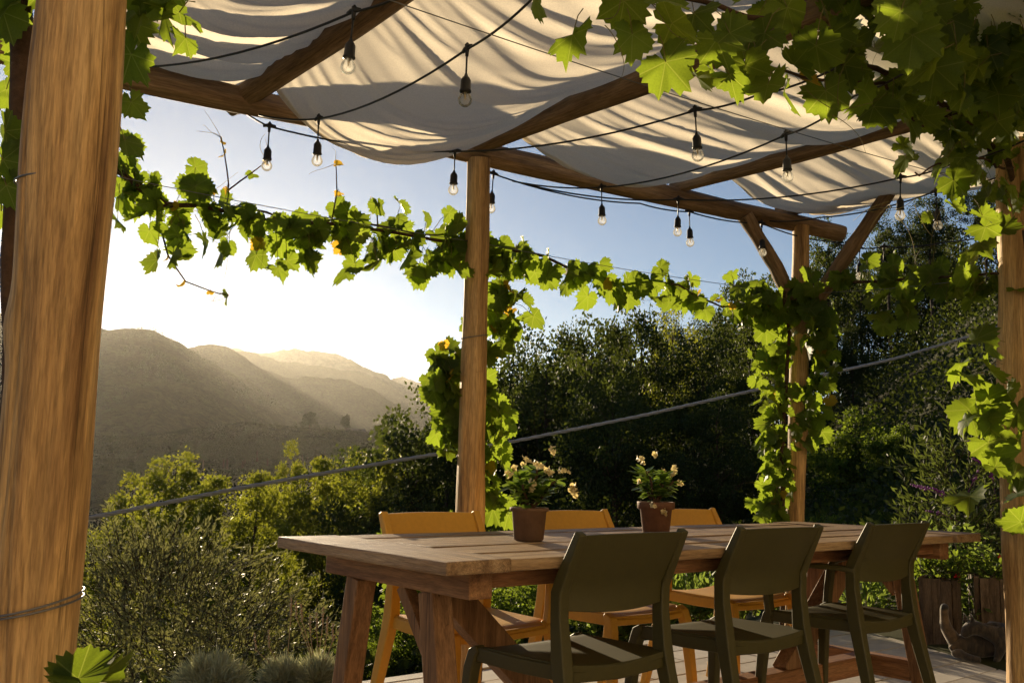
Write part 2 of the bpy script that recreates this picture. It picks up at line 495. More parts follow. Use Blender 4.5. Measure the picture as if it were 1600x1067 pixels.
while b0 > -1.0:
    off = (row % 2) * TL * .5 + rnd.uniform(-.03, .03)
    a0 = D_A0 + 8.4 - off
    while a0 < D_A1 - TL:
        o = bpy.data.objects.new('paving_tile', tile_me)
        link(o, terrace, Matrix.Translation(tb(a0 + TL / 2, b0 - TW / 2, rnd.uniform(-.0015, .0015))) @ ROT_T @ Matrix.Rotation(rnd.uniform(-.003, .003), 4, 'Y'))
        a0 += TL
    row += 1; b0 -= TW
a0 = -1.4
while a0 < D_A1 - TL:
    link(bpy.data.objects.new('coping_stone', coping_me), terrace, Matrix.Translation(tb(a0 + TL / 2, 1.937, .004 + rnd.uniform(-.002, .002))) @ ROT_T)
    a0 += TL
mb = MB()
mb.box(D_A0, D_A1, D_B0, b0 - .004, -.026, -.001); mb.box(D_A0, -1.62, b0, 1.98, -.026, -.001)
link_o = mb.build('paving_field', M_TILE, terrace, Matrix.Translation(OT) @ ROT_T)

# the plastered house the terrace belongs to stands behind the camera
mb = MB(); mb.box(-8.0, 8.5, -6.9, -6.5, -.3, 5.8)
hw = mb.build('house_wall', plain('lime_plaster', (.60, .51, .39), .9, 0, .1, .12, 3, .2), None, Matrix.Translation(OT) @ ROT_T)
tag(hw, kind='structure')

# ------------------------------------------------------------------ pergola
def log_mesh(mb, pts, r0, r1, n=18, seed=0, rings=30, rough=.06, knots=3):
    """an irregular peeled log along local z through the polyline pts"""
    rs = random.Random(seed)
    ks = [(rs.random(), rs.uniform(0, 6.28), rs.uniform(.04, .10)) for _ in range(knots)]
    P = [Vector(p) for p in pts]
    L = [0]
    for i in range(len(P) - 1): L.append(L[-1] + (P[i + 1] - P[i]).length)
    tot = L[-1]
    def pos(t):
        d = t * tot
        for i in range(len(P) - 1):
            if d <= L[i + 1] or i == len(P) - 2:
                return P[i].lerp(P[i + 1], (d - L[i]) / (L[i + 1] - L[i]))
    ph = [rs.uniform(0, 6.28) for _ in range(6)]
    cracks = [(rs.uniform(0, 6.28), rs.uniform(-.2, .6), rs.uniform(.25, .7), rs.uniform(.05, .11)) for _ in range(7 if n > 30 else 3)]
    vs, fs = [], []
    t_ax = (P[-1] - P[0]).normalized()
    ref = Vector((0, 1, 0)) if abs(t_ax.y) < .9 else Vector((1, 0, 0))
    u = (ref - t_ax * ref.dot(t_ax)).normalized(); w = t_ax.cross(u)
    for i in range(rings + 1):
        t = i / rings
        c = pos(t)
        c = c + u * (math.sin(t * 4.1 + ph[0]) * .10 * r0) + w * (math.sin(t * 5.3 + ph[1]) * .10 * r0)
        r = r0 + (r1 - r0) * t
        r *= 1 + .05 * math.sin(t * 9 + ph[2]) + .03 * math.sin(t * 23 + ph[3])
        for k in range(n):
            an = 2 * math.pi * k / n
            q = 1 + rough * mnoise.noise(Vector((math.cos(an) * 1.5, math.sin(an) * 1.5 + seed * 3.7, t * tot * 1.6)))
            for (kt, ka, kh) in ks:
                da = math.atan2(math.sin(an - ka), math.cos(an - ka))
                q += kh * math.exp(-((t - kt) * tot / .05) ** 2 - (da / .45) ** 2)
            for (ca, c0, cl_, cd) in cracks:
                if c0 < t < c0 + cl_:
                    da = an - ca - .25 * math.sin(t * 6 + ca * 3); da = math.atan2(math.sin(da), math.cos(da))
                    q -= cd * math.sin(math.pi * (t - c0) / cl_) ** .5 * math.exp(-(da / (4.5 / n)) ** 2)
            vs.append(c + u * (math.cos(an) * r * q) + w * (math.sin(an) * r * q))
    for i in range(rings):
        for k in range(n):
            fs.append((i * n + k, i * n + (k + 1) % n, (i + 1) * n + (k + 1) % n, (i + 1) * n + k))
    mb.add(vs, fs, True)
    m = rings * n
    mb.add([vs[k] for k in range(n)][::-1], [tuple(range(n))])
    mb.add([vs[m + k] for k in range(n)], [tuple(range(n))])
def log(name, P0, P1, r0, r1, mat, parent, seed, bend=0, rings=30, rough=.13, n=20):
    P0, P1 = Vector(P0), Vector(P1)
    z = (P1 - P0); L = z.length; z.normalize()
    q = z.to_track_quat('Z', 'Y')
    M = Matrix.Translation(P0) @ q.to_matrix().to_4x4()
    mb = MB()
    log_mesh(mb, [(0, 0, 0), (bend, bend * .4, L * .5), (0, 0, L)], r0, r1, n, seed, rings, rough)
    return mb.build(name, mat, parent, M)
def through(u0, v0, u1, v1, Y, z0, z1):
    """straight post in the plane y=Y seen through two photo points, cut at heights z0 and z1"""
    A, B = at_y(u0, v0, Y), at_y(u1, v1, Y)
    f = lambda z: A.lerp(B, (z - A.z) / (B.z - A.z))
    return f(z0), f(z1)
pergola = empty('pergola', tb(1.2, 1.4, 0), 'rustic timber pergola of peeled round logs over the dining table', 'pergola')
post_m = through(732, 1000, 746, 270, 4.57, 0, 2.52)
post_s = through(1243, 930, 1249, 375, 5.70, 0, 2.52)
post_r = through(1600, 1060, 1589, 340, 4.22, 0, 2.54)
post_l = through(38, 1067, 124, 0, 1.9, 0, 2.75)
po = log('post', *post_l, .089, .083, M_POST, pergola, 11, .004, 110, .10, 110); po['label'] = 'thick near post at the left edge with a wire tie round it'
log('post', *post_m, .066, .057, M_POST, pergola, 12, .006, 80, .12, 64)
log('post', *post_s, .056, .052, M_POST, pergola, 13, -.006, 80, .12, 48)
log('post', *post_r, .080, .077, M_POST, pergola, 14, .004, 90, .12, 64)
zb = 2.565
PB = [Vector((-1.66, 3.85, 0)), Vector((-1.22, 4.02, 0)), Vector((-.2, 4.57, 0)), Vector((.97, 5.19, 0)), Vector((1.72, 5.70, 0))]
bd = (PB[4] - PB[2]).normalized()
beam0 = PB[2] - bd * 2.3 + Vector((0, 0, zb)); beam1 = PB[4] + bd * .42 + Vector((0, 0, zb - .02))
log('beam', beam0, beam1, .060, .055, M_BEAM, pergola, 21, .03, 110, .14, 40)
RD = -BX                                   # rafters run back over the table towards the house
def rafter(P, L, r0, r1, seed, z0=2.60, z1=2.60, back=.1, bend=.02):
    return log('rafter', P - RD * back + Vector((0, 0, z0)), P + RD * L + Vector((0, 0, z1)), r0, r1, M_BEAM, pergola, seed, bend, 90, .14, 36)
rafter(PB[1], 4.6, .050, .056, 31, 2.60, 2.60)
rafter(PB[2], 4.8, .052, .062, 32, 2.60, 2.56, .02)
rafter(PB[3], 4.8, .042, .050, 33, 2.62, 2.62)
rafter(PB[4], 5.0, .050, .056, 34, 2.64, 2.60, .1)
rafter(PB[0] - AX * .25, 4.4, .045, .05, 35, 2.64, 2.66)
log('brace', post_s[0].lerp(post_s[1], .775), PB[4] - bd * .42 + Vector((0, 0, 2.52)), .038, .046, M_BEAM, pergola, 41, .03)
log('brace', post_s[0].lerp(post_s[1], .74) - Vector((0, .02, 0)), PB[4] + RD * .62 + Vector((0, 0, 2.60)), .046, .040, M_BEAM, pergola, 42, -.03)
def ring_on(post, z, r, name='wire_tie', tilt=.05, th=.0022):
    c = post[0].lerp(post[1], z / post[1].z)
    pts = []
    for k in range(41):
        t = 2 * math.pi * k / 40
        pts.append(c + Vector((math.cos(t) * r, math.sin(t) * r, tilt * r * math.sin(t + 1) * 2)))
    mb = MB(); mb.tube(pts, th, 6, caps=False)
    return mb
mb = ring_on(post_l, .72, .0935, tilt=.12); mb2 = ring_on(post_l, .712, .0935, tilt=.10)
mb.add(mb2.v, mb2.f, True); mb.build('wire_tie', M_WIRE, pergola)
ring_on(post_l, 1.555, .0905, tilt=.04).build('wire_tie', M_WIRE, pergola)
ring_on(post_m, 1.63, .066, tilt=.1).build('wire_tie', M_WIRE, pergola)

# ------------------------------------------------------------------ shade cloths
def cloth_mat():
    m, nt, b = new_mat('shade_cloth')
    v = coords(nt)
    nz = noise(nt, v, 2.2, 5, .6)
    c = ramp(nt, nz, [(.3, (.84, .79, .71)), (.7, (.90, .86, .78))])
    wv = nt.nodes.new('ShaderNodeTexWave'); wv.inputs['Scale'].default_value = 85; wv.inputs['Distortion'].default_value = 1.5
    nt.links.new(v, wv.inputs[0])
    nz2 = noise(nt, v, 190, 3, .6)
    c = mixc(nt, .25, c, ramp(nt, nz2, [(.35, (.55, .55, .55)), (.65, (1, 1, 1))]), 'MULTIPLY')
    nt.links.new(c, b.inputs['Base Color'])
    b.inputs['Roughness'].default_value = .9
    b.inputs['Specular IOR Level'].default_value = .1
    bump(nt, wv.outputs['Fac'], .12, .002, b)
    tl = nt.nodes.new('ShaderNodeBsdfTranslucent')
    nt.links.new(mixc(nt, 1.0, c, (1.0, .93, .80), 'MULTIPLY'), tl.inputs[0])
    mx = nt.nodes.new('ShaderNodeMixShader'); mx.inputs[0].default_value = .62
    nt.links.new(b.outputs[0], mx.inputs[1]); nt.links.new(tl.outputs[0], mx.inputs[2])
    nt.links.new(mx.outputs[0], nt.nodes['Material Output'].inputs[0])
    return m
M_CLOTH = cloth_mat()
def cloth(P0, P1, zr, sag0, sag1, s0, s1, seed, label, t0=0.0, t1=1.0, zl=None):
    ns, nt_ = 300, 72
    V = np.zeros((ns, nt_, 3))
    ss = np.linspace(s0, s1, ns)
    tt = np.linspace(t0, t1, nt_)
    for i, s in enumerate(ss):
        k = min(1, (s - s0) / 1.2)
        sag = sag0 + (sag1 - sag0) * k
        sag *= 1 + .18 * mnoise.noise(Vector((s * .9, seed * 5.1, 0)))
        for j, t in enumerate(tt):
            bow = 4 * t * (1 - t)
            # slack cloth: folds lie across the bay, from rafter to rafter, bunched and uneven
            wob = .24 * mnoise.noise(Vector((s * .7, t * 1.6, seed * 2.0))) + .10 * math.sin(t * 3.14)
            q = s + wob - .22 * t
            f1 = mnoise.noise(Vector((q * 3.1, t * .35, seed * 9.0)))
            f2 = mnoise.noise(Vector((q * 7.5, t * .8, seed * 4.0 + 9)))
            f3 = 1 - 2 * abs(mnoise.noise(Vector((q * 13., t * 1.6, seed * 6.0 + 3))))
            f1 = 1 - abs(f1) * 2.2
            amp = bow ** .55
            z = zr - sag * bow ** .85 + amp * (.027 * f1 + .037 * f2 + .019 * f3) - .03 * amp
            front = math.exp(-((s - s0) / .06) ** 2)
            z += .02 * front * bow
            sl = s + .05 * mnoise.noise(Vector((t * 4, seed, 0))) * math.exp(-(s - s0) * 3) + (.10 * (1 - bow) * math.exp(-(s - s0) * 2.5))
            p = P0.lerp(P1, t) + RD * sl
            V[i, j] = (p.x, p.y, z)
    i, j = np.meshgrid(np.arange(ns - 1), np.arange(nt_ - 1), indexing='ij')
    f = np.stack([i * nt_ + j, i * nt_ + j + 1, (i + 1) * nt_ + j + 1, (i + 1) * nt_ + j], -1).reshape(-1, 4)
    o = link(bpy.data.objects.new('shade_cloth', np_mesh('shade_cloth', V.reshape(-1, 3), f, M_CLOTH, True)))
    hv = np.concatenate([V[0] + np.array([0, 0, -.002]) - np.array(tuple(RD)) * .004, V[1] + np.array([0, 0, -.003]), V[3] + np.array([0, 0, -.003])])
    hf = np.array([(q * nt_ + j, q * nt_ + j + 1, (q + 1) * nt_ + j + 1, (q + 1) * nt_ + j) for q in range(2) for j in range(nt_ - 1)])
    link(bpy.data.objects.new('hem', np_mesh('hem', hv, hf, M_CLOTH, True)), o)
    return tag(o, label, 'shade cloth', 'shade cloths slung between the pergola rafters')
cloth(PB[0] - AX * .18, PB[1] + AX * .05, 2.655, .04, .12, -.02, 4.0, 1, 'leftmost grey white shade cloth, beside the thick near post')
cloth(PB[1] + AX * .03, PB[2] - AX * .01, 2.665, .26, .20, .08, 4.4, 2, 'cream shade cloth sagging deepest, between the left bay and the middle post')
cloth(PB[2] + AX * .05, PB[3], 2.68, .17, .18, .08, 4.5, 3, 'cream shade cloth over the table to the right of the middle post')
cloth(PB[3] + AX * .04, PB[4] + AX * .42, 2.70, .13, .17, .08, 4.5, 4, 'rightmost cream shade cloth, ending above the post with braces')

# ------------------------------------------------------------------ string lights
def glass_mat():
    m, nt, b = new_mat('clear_glass')
    nt.nodes.remove(b)
    tr = nt.nodes.new('ShaderNodeBsdfTransparent'); gl = nt.nodes.new('ShaderNodeBsdfGlossy')
    tr.inputs[0].default_value = (.93, .93, .92, 1)
    gl.inputs['Roughness'].default_value = .03
    fr = nt.nodes.new('ShaderNodeFresnel'); fr.inputs[0].default_value = 1.45
    mx = nt.nodes.new('ShaderNodeMixShader')
    nt.links.new(fr.outputs[0], mx.inputs[0]); nt.links.new(tr.outputs[0], mx.inputs[1]); nt.links.new(gl.outputs[0], mx.inputs[2])
    tl = nt.nodes.new('ShaderNodeBsdfTranslucent'); tl.inputs[0].default_value = (.9, .88, .82, 1)
    m2 = nt.nodes.new('ShaderNodeMixShader'); m2.inputs[0].default_value = .16
    nt.links.new(mx.outputs[0], m2.inputs[1]); nt.links.new(tl.outputs[0], m2.inputs[2])
    nt.links.new(m2.outputs[0], nt.nodes['Material Output'].inputs[0])
    return m
M_GLASS = glass_mat()
M_FIL = plain('filament_support', (.55, .42, .22), .35, .3)
mb = MB()
mb.tube([(-.028, 0, .0), (-.012, 0, .004), (.012, 0, .004), (.028, 0, .0)], [.006, .0085, .0085, .006], 8)
mb.tube([(0, 0, .016), (0, 0, -.026)], [.009, .0055], 8)
mb.tube([(0, 0, .012), (0, 0, .022)], [.004, .004], 6)
mb.tube([(0, 0, -.02), (0, 0, -.095)], [.0032, .0032], 6)
mb.tube([(0, 0, -.088), (0, 0, -.098), (0, 0, -.103), (0, 0, -.112), (0, 0, -.146), (0, 0, -.148), (0, 0, -.153), (0, 0, -.155)],
        [.004, .007, .012, .0165, .0175, .0195, .0195, .015], 14)
SOCKET_ME = mb.mesh('lamp_socket', M_BLACK)
mb = MB()
prof = [(.0005, -.205)] + [(.0235 * math.sin(t), -.1815 - .0235 * math.cos(t)) for t in [.25 * k for k in range(1, 10)]] + [(.013, -.155)]
mb.lathe(prof, 18)
BULB_ME = mb.mesh('glass_bulb', M_GLASS)
mb = MB(); mb.tube([(0, 0, -.155), (0, 0, -.178)], [.005, .0025], 6); mb.tube([(-.006, 0, -.186), (-.003, 0, -.172), (.003, 0, -.172), (.006, 0, -.186)], .0009, 5)
FIL_ME = mb.mesh('filament', M_FIL)
def strand(label, pts, seed):
    """pts: (u, v, z, bulb) - hung at height z where the photo shows it"""
    rs = random.Random(seed)
    P = [at_z(u, v, z) for u, v, z, _ in pts]
    root = empty('string_light', P[0], label, 'string light', 'festoon lights zigzagging under the pergola')
    line = []
    for i in range(len(P) - 1):
        d = (P[i + 1] - P[i]).length
        for k in range(10):
            t = k / 10
            line.append(P[i].lerp(P[i + 1], t) - Vector((0, 0, .035 * d * 4 * t * (1 - t))))
    line.append(P[-1])
    mb = MB(); mb.tube(line, .0042, 7); mb.build('cable', M_BLACK, root)
    for i, (u, v, z, bulb) in enumerate(pts):
        if not bulb: continue
        d = (P[min(i + 1, len(P) - 1)] - P[max(i - 1, 0)]); d.z = 0
        M = (Matrix.Translation(P[i]) @ Matrix.Rotation(math.atan2(d.y, d.x), 4, 'Z')
             @ Matrix.Rotation(rs.uniform(-.05, .05), 4, 'X') @ Matrix.Rotation(rs.uniform(-.06, .06), 4, 'Y'))
        s = link(bpy.data.objects.new('lamp_socket', SOCKET_ME), root, M)
        link(bpy.data.objects.new('glass_bulb', BULB_ME), s, M)
        link(bpy.data.objects.new('filament', FIL_ME), s, M)
strand('black festoon light string crossing the leftmost shade cloth with one bulb', [(150, 128, 2.5, 0), (225, 105, 2.48, 0), (553, 19, 2.40, 1), (660, -22, 2.40, 0)], 1)
strand('festoon light string rising from the left beam to the top centre with two bulbs', [(405, 180, 2.50, 0), (498, 186, 2.45, 1), (730, 77, 2.37, 1), (850, -20, 2.36, 0)], 2)
strand('long festoon light string passing the top of the middle post, three bulbs', [(385, 178, 2.52, 0), (421, 198, 2.47, 1), (711, 237, 2.42, 1), (1086, 173, 2.38, 1), (1180, 150, 2.36, 0), (1330, 95, 2.34, 0)], 3)
strand('festoon light string from the beam up to the vine, bulbs over the middle chair', [(800, 283, 2.46, 0), (940, 293, 2.46, 1), (1228, 211, 2.38, 1), (1335, 150, 2.34, 0), (1450, 90, 2.32, 0)], 4)
strand('festoon light string low across the two right shade cloths with two bulbs', [(830, 290, 2.47, 0), (1060, 312, 2.47, 1), (1407, 278, 2.40, 1), (1490, 255, 2.38, 0), (1600, 220, 2.36, 0)], 5)
strand('festoon light string clipped along the far beam and past the braced post', [(755, 262, 2.49, 0), (771, 272, 2.475, 1), (1000, 318, 2.49, 0), (1077, 331, 2.48, 1), (1190, 349, 2.48, 1), (1302, 378, 2.46, 0), (1343, 388, 2.44, 1), (1381, 386, 2.44, 1), (1480, 378, 2.42, 0), (1560, 362, 2.40, 0)], 6)
strand('short festoon light string at the right edge of the roof with one bulb', [(1195, 345, 2.52, 0), (1280, 340, 2.47, 0), (1462, 299, 2.44, 1), (1600, 262, 2.44, 0)], 7)

# ------------------------------------------------------------------ twisted overhead cable and trellis wires
path = [(-60, 838, 5.6), (155, 806, 6.2), (380, 761, 6.9), (640, 716, 7.6), (800, 690, 8.0), (1000, 650, 8.5), (1200, 605, 9.0), (1400, 560, 9.5), (1510, 527, 9.9), (1700, 465, 10.5)]
cp = [at_y(u, v, Y) for u, v, Y in path]
def resample(P, n):
    P = np.array([tuple(p) for p in P]); t = np.arange(len(P)); q = np.linspace(0, len(P) - 1, n)
    out = np.stack([np.interp(q, t, P[:, k]) for k in range(3)], -1)
    ker = np.hanning(15); ker /= ker.sum()
    for k in range(3):
        pad = np.concatenate([2 * out[0, k] - out[7:0:-1, k], out[:, k], 2 * out[-1, k] - out[-2:-9:-1, k]])
        out[:, k] = np.convolve(pad, ker, mode='valid')
    return out
cl = resample(cp, 420)
root = empty('twisted_cable', cp[0], 'thick grey twisted utility cable slanting behind the posts', 'cable')
seg = np.concatenate([[0], np.cumsum(np.linalg.norm(np.diff(cl, axis=0), axis=1))])
for k in range(3):
    pts = []
    for p, d in zip(cl, seg):
        an = d * 2 * math.pi / .36 + k * 2.094
        pts.append((p[0] - .0 + .0075 * math.cos(an) * .2, p[1] + .0075 * math.cos(an), p[2] + .0075 * math.sin(an)))
    mb = MB(); mb.tube(pts, .0085, 7); mb.build('conductor', M_CABLE, root)
def wire(label, A, B, sag=.02, r=.0017):
    A, B = Vector(A), Vector(B)
    pts = [A.lerp(B, t / 20) - Vector((0, 0, sag * 4 * (t / 20) * (1 - t / 20))) for t in range(21)]
    mb = MB(); mb.tube(pts, r, 5)
    o = mb.build('trellis_wire', M_WIRE)
    return tag(o, label, 'wire')
ZW = 2.10
def on_beam(t): return PB[2] + bd * t
wire('thin trellis wire carrying the left vine garland to the middle post', on_beam(-2.6) + Vector((0, 0, ZW + .1)), post_m[0].lerp(post_m[1], ZW / 2.52), .03)
wire('thin trellis wire between the middle post and the braced post', post_m[0].lerp(post_m[1], ZW / 2.52), post_s[0].lerp(post_s[1], ZW / 2.52), .02)
wire('thin trellis wire from the braced post to the right post', post_s[0].lerp(post_s[1], ZW / 2.52), post_r[0].lerp(post_r[1], 1.93 / 2.54), .02)

wire('thin trellis wire carrying the overhead vine from the right post towards the near post', post_r[0].lerp(post_r[1], 2.3 / 2.54), post_l[0].lerp(post_l[1], 2.2 / 2.75), .04)

# ------------------------------------------------------------------ table
TM = Matrix.Translation(OT) @ ROT_T
W_T, L_T, ZT = .925, 2.935, .76
table = empty('dining_table', TM, 'long weathered wooden trestle table with breadboard ends under the pergola', 'table')
def board(name, x0, x1, y0, y1, z0, z1, mat, bevel=.004, sub=None, seed=0):
    """slightly uneven plank"""
    rs = random.Random(seed)
    mb = MB()
    cx, cy_ = (x0 + x1) / 2, (y0 + y1) / 2
    long_x = (x1 - x0) > (y1 - y0)
    n = 14
    secs = []
    for k in range(n + 1):
        t = k / n
        e = lambda s: .0022 * mnoise.noise(Vector((t * 6, seed * 3.3 + s, 0)))
        if long_x:
            x = x0 + (x1 - x0) * t
            secs.append([(x, y0 + e(1), z0), (x, y1 + e(2), z0), (x, y1 + e(2), z1 + e(3)), (x, y0 + e(1), z1 + e(4))])
        else:
            y = y0 + (y1 - y0) * t
            secs.append([(x1 + e(1), y, z0), (x0 + e(2), y, z0), (x0 + e(2), y, z1 + e(3)), (x1 + e(1), y, z1 + e(4))])
    vs = [p for s in secs for p in s]; fs = []
    for k in range(n):
        for q in range(4):
            fs.append((k * 4 + q, k * 4 + (q + 1) % 4, k * 4 + 4 + (q + 1) % 4, k * 4 + 4 + q))
    fs += [(3, 2, 1, 0), tuple(n * 4 + q for q in range(4))]
    mb.add(vs, [f[::-1] for f in fs])
    return mb.build(name, mat, table, TM, bevel, 2)
TH = .036
board('end_board', -.012, .205, -.012, W_T + .012, ZT - TH, ZT, M_TABLE_END, .005, seed=1)
board('end_board', L_T - .21, L_T + .01, -.012, W_T + .012, ZT - TH, ZT + .001, M_TABLE_END, .005, seed=2)
ed = [0, .172, .372, .575, .785, W_T]
for k in range(5):
    board('plank', .2095, L_T - .2145, ed[k] + .004, ed[k + 1] - .003, ZT - TH, ZT - .0015 + .0028 * ((k * 7) % 3 - 1), M_TABLE, .004, seed=10 + k)
def tbox(name, x0, x1, y0, y1, z0, z1, mat, bevel=.004):
    mb = MB(); mb.box(x0, x1, y0, y1, z0, z1); return mb.build(name, mat, table, TM, bevel, 2)
def tbar(name, P, wx, wt, side, mat, bevel=.004):
    mb = MB(); mb.bar(P, wx, wt, side); return mb.build(name, mat, table, TM, bevel, 2)
zr1, zr0 = ZT - TH - .001, ZT - TH - .078
for a0, inner in ((.125, 1), (L_T - .205, -1)):
    tbox('top_rail', a0, a0 + .08, .07, W_T - .07, zr0, zr1, M_LEG_Y)
    ac = a0 + .04
    for yt, yb in ((.285, .175), (W_T - .235, W_T - .115)):
        tbar('leg', [(ac, yb, 0), (ac, yt, zr0 - .001)], .035, .036, (1, 0, 0), M_LEG)
    tbar('corner_brace', [(ac, .44, zr0 - .002), (ac, .30, zr0 - .17)], .02, .02, (1, 0, 0), M_LEG, .003)
    tbox('foot_rail', ac - .032, ac + .032, .235, W_T - .175, .10, .19, M_LEG_Y)
    tbar('diagonal_brace', [(ac + inner * .10, .46, zr0 + .03), (ac + inner * .66, .46, .165)], .034, .05, (0, 1, 0), M_LEG)
tbox('stretcher', .2, L_T - .2, .415, .505, .105, .188, M_LEG_X)
for x0, x1 in ((.205, L_T - .205),):
    for y0 in (.10, W_T - .14):
        tbox('apron', x0 + .002, x1 - .002, y0, y0 + .04, ZT - TH - .055, ZT - TH - .002, M_LEG_X)

# ------------------------------------------------------------------ chairs
def make_chair(mat, arms):
    parts = []
    # seat: dished shell whose front rolls into the legs
    mb = MB(); nx, ny = 16, 14
    def seat_z(x, y):
        t = (y - .055) / .42
        return .458 - .016 * (1 - (x / .215) ** 2) * (1 - .5 * t) - (.022 * max(0, (t - .86) / .14) ** 2) + .006 * (1 - t)
    grid = []
    for layer, dz in ((0, 0), (1, -.02)):
        for j in range(ny + 1):
            y = .055 + .42 * j / ny
            w = .212 + .008 * j / ny
            for i in range(nx + 1):
                x = -w + 2 * w * i / nx
                grid.append((x, y, seat_z(x * .215 / w, y) + dz))
    n1 = (nx + 1) * (ny + 1); fs = []
    for j in range(ny):
        for i in range(nx):
            q = j * (nx + 1) + i
            fs.append((q, q + 1, q + nx + 2, q + nx + 1)); fs.append((n1 + q, n1 + q + nx + 1, n1 + q + nx + 2, n1 + q + 1))
    edge = [i for i in range(nx + 1)] + [(j + 1) * (nx + 1) + nx for j in range(ny)] + [ny * (nx + 1) + i for i in range(nx - 1, -1, -1)] + [j * (nx + 1) for j in range(ny - 1, 0, -1)]
    for k in range(len(edge)):
        p, q = edge[k], edge[(k + 1) % len(edge)]
        fs.append((q, p, n1 + p, n1 + q))
    mb.add(grid, fs, True)
    parts.append(('seat', mb.mesh('seat', mat), .003))
    mb = MB()
    for s in (-1, 1):
        mb.bar([(s * .205, .07, .438), (s * .208, .25, .432), (s * .212, .452, .434)], .013, .022, (1, 0, 0))
    mb.bar([(-.2, .452, .428), (0, .46, .424), (.2, .452, .428)], .018, .012, (0, 0, 1))
    mb.bar([(-.2, .07, .432), (0, .062, .424), (.2, .07, .432)], .022, .012, (0, 0, 1))
    parts.append(('seat_frame', mb.mesh('seat_frame', mat), .006))
    # backrest: curved panel leaning back
    mb = MB(); nx, nz = 16, 7; g = []
    for layer in (0, 1):
        for j in range(nz + 1):
            t = j / nz
            for i in range(nx + 1):
                x = -.212 + .424 * i / nx
                bow = 1 - (x / .212) ** 2
                z = .607 + (.213 + .004 * bow) * t - .012 * bow * (1 - t)
                y = .083 - .085 * ((z - .66) / .16 if z > .66 else 0) - .028 * bow + (.0 if z > .66 else -.0)
                g.append((x, y + (.008 if layer else -.008), z))
    n1 = (nx + 1) * (nz + 1); fs = []
    for j in range(nz):
        for i in range(nx):
            q = j * (nx + 1) + i
            fs.append((q, q + 1, q + nx + 2, q + nx + 1)); fs.append((n1 + q, n1 + q + nx + 1, n1 + q + nx + 2, n1 + q + 1))
    edge = [i for i in range(nx + 1)] + [(j + 1) * (nx + 1) + nx for j in range(nz)] + [nz * (nx + 1) + i for i in range(nx - 1, -1, -1)] + [j * (nx + 1) for j in range(nz - 1, 0, -1)]
    for k in range(len(edge)):
        p, q = edge[k], edge[(k + 1) % len(edge)]
        fs.append((q, p, n1 + p, n1 + q))
    mb.add(g, fs, True)
    parts.append(('backrest', mb.mesh('backrest', mat), .003))
    for s in (-1, 1):
        mb = MB()
        mb.bar([(s * .240, -.035, 0), (s * .228, .015, .20), (s * .215, .062, .40), (s * .212, .076, .47), (s * .214, .085, .58), (s * .216, .083, .655), (s * .217, .068, .69), (s * .218, -.002, .826)],
               [.017, .018, .020, .021, .019, .019, .018, .015], [.017, .020, .024, .026, .021, .021, .020, .013], (1, 0, 0))
        parts.append(('rear_leg', mb.mesh('rear_leg', mat), .006))
        mb = MB()
        mb.bar([(s * .243, .500, 0), (s * .232, .487, .20), (s * .219, .470, .39), (s * .213, .458, .436), (s * .211, .436, .452)],
               [.016, .017, .019, .020, .020], [.016, .018, .021, .020, .012], (1, 0, 0))
        parts.append(('front_leg', mb.mesh('front_leg', mat), .006))
        if arms:
            mb = MB()
            mb.bar([(s * .222, .07, .645), (s * .236, .12, .652), (s * .243, .25, .652), (s * .243, .375, .648), (s * .240, .425, .632), (s * .236, .445, .59), (s * .226, .452, .50), (s * .216, .452, .44)],
                   [.015, .019, .021, .021, .021, .019, .018, .018], [.011, .010, .010, .010, .012, .014, .014, .014], (1, 0, 0))
            parts.append(('armrest', mb.mesh('armrest', mat), .005))
    return parts
def place_chair(name, parts, a, b, face, label, group, twist=0.0):
    """b: line of the top back edge; face +1 looks away from the camera, -1 towards it"""
    c = tb(a, b)
    Rm = ROT_T @ Matrix.Rotation(0 if face > 0 else math.pi, 4, 'Z') @ Matrix.Rotation(twist, 4, 'Z')
    M = Matrix.Translation(c) @ Rm
    root = empty(name, M, label, 'chair', group)
    for nm, me, bv in parts:
        o = link(bpy.data.objects.new(nm, me), root, M)
        md = o.modifiers.new('bevel', 'BEVEL'); md.width, md.segments, md.limit_method, md.angle_limit = bv, 3, 'ANGLE', R(40)
        if not me.polygons[0].use_smooth:
            me.polygons.foreach_set('use_smooth', [True] * len(me.polygons))
        if nm in ('seat', 'backrest'):
            md.angle_limit = R(60)
        wnm = o.modifiers.new('wn', 'WEIGHTED_NORMAL'); wnm.keep_sharp = False
G_CH, O_CH = make_chair(M_GREEN, False), make_chair(M_ORANGE, False)
G_AR, O_AR = make_chair(M_GREEN, True), make_chair(M_ORANGE, True)
gg, og = 'olive green chairs on the near side of the table', 'mustard chairs on the far side of the table'
place_chair('garden_chair', G_CH, .617, -.07, 1, 'olive green plastic chair nearest the left end of the table, back to us', gg, .01)
place_chair('garden_chair', G_CH, 1.346, -.07, 1, 'middle olive green plastic chair on the near side of the table', gg, -.015)
place_chair('garden_chair', G_AR, 2.128, -.07, 1, 'olive green plastic armchair at the right end of the near row', gg, .02)
place_chair('garden_chair', O_AR, .704, 1.087, -1, 'mustard plastic armchair in front of the middle post', og, .0)
place_chair('garden_chair', O_CH, 1.442, 1.087, -1, 'middle mustard plastic chair, partly behind the left flower pot', og, .012)
place_chair('garden_chair', O_CH, 2.205, 1.087, -1, 'mustard plastic chair behind the right flower pot', og, -.012)

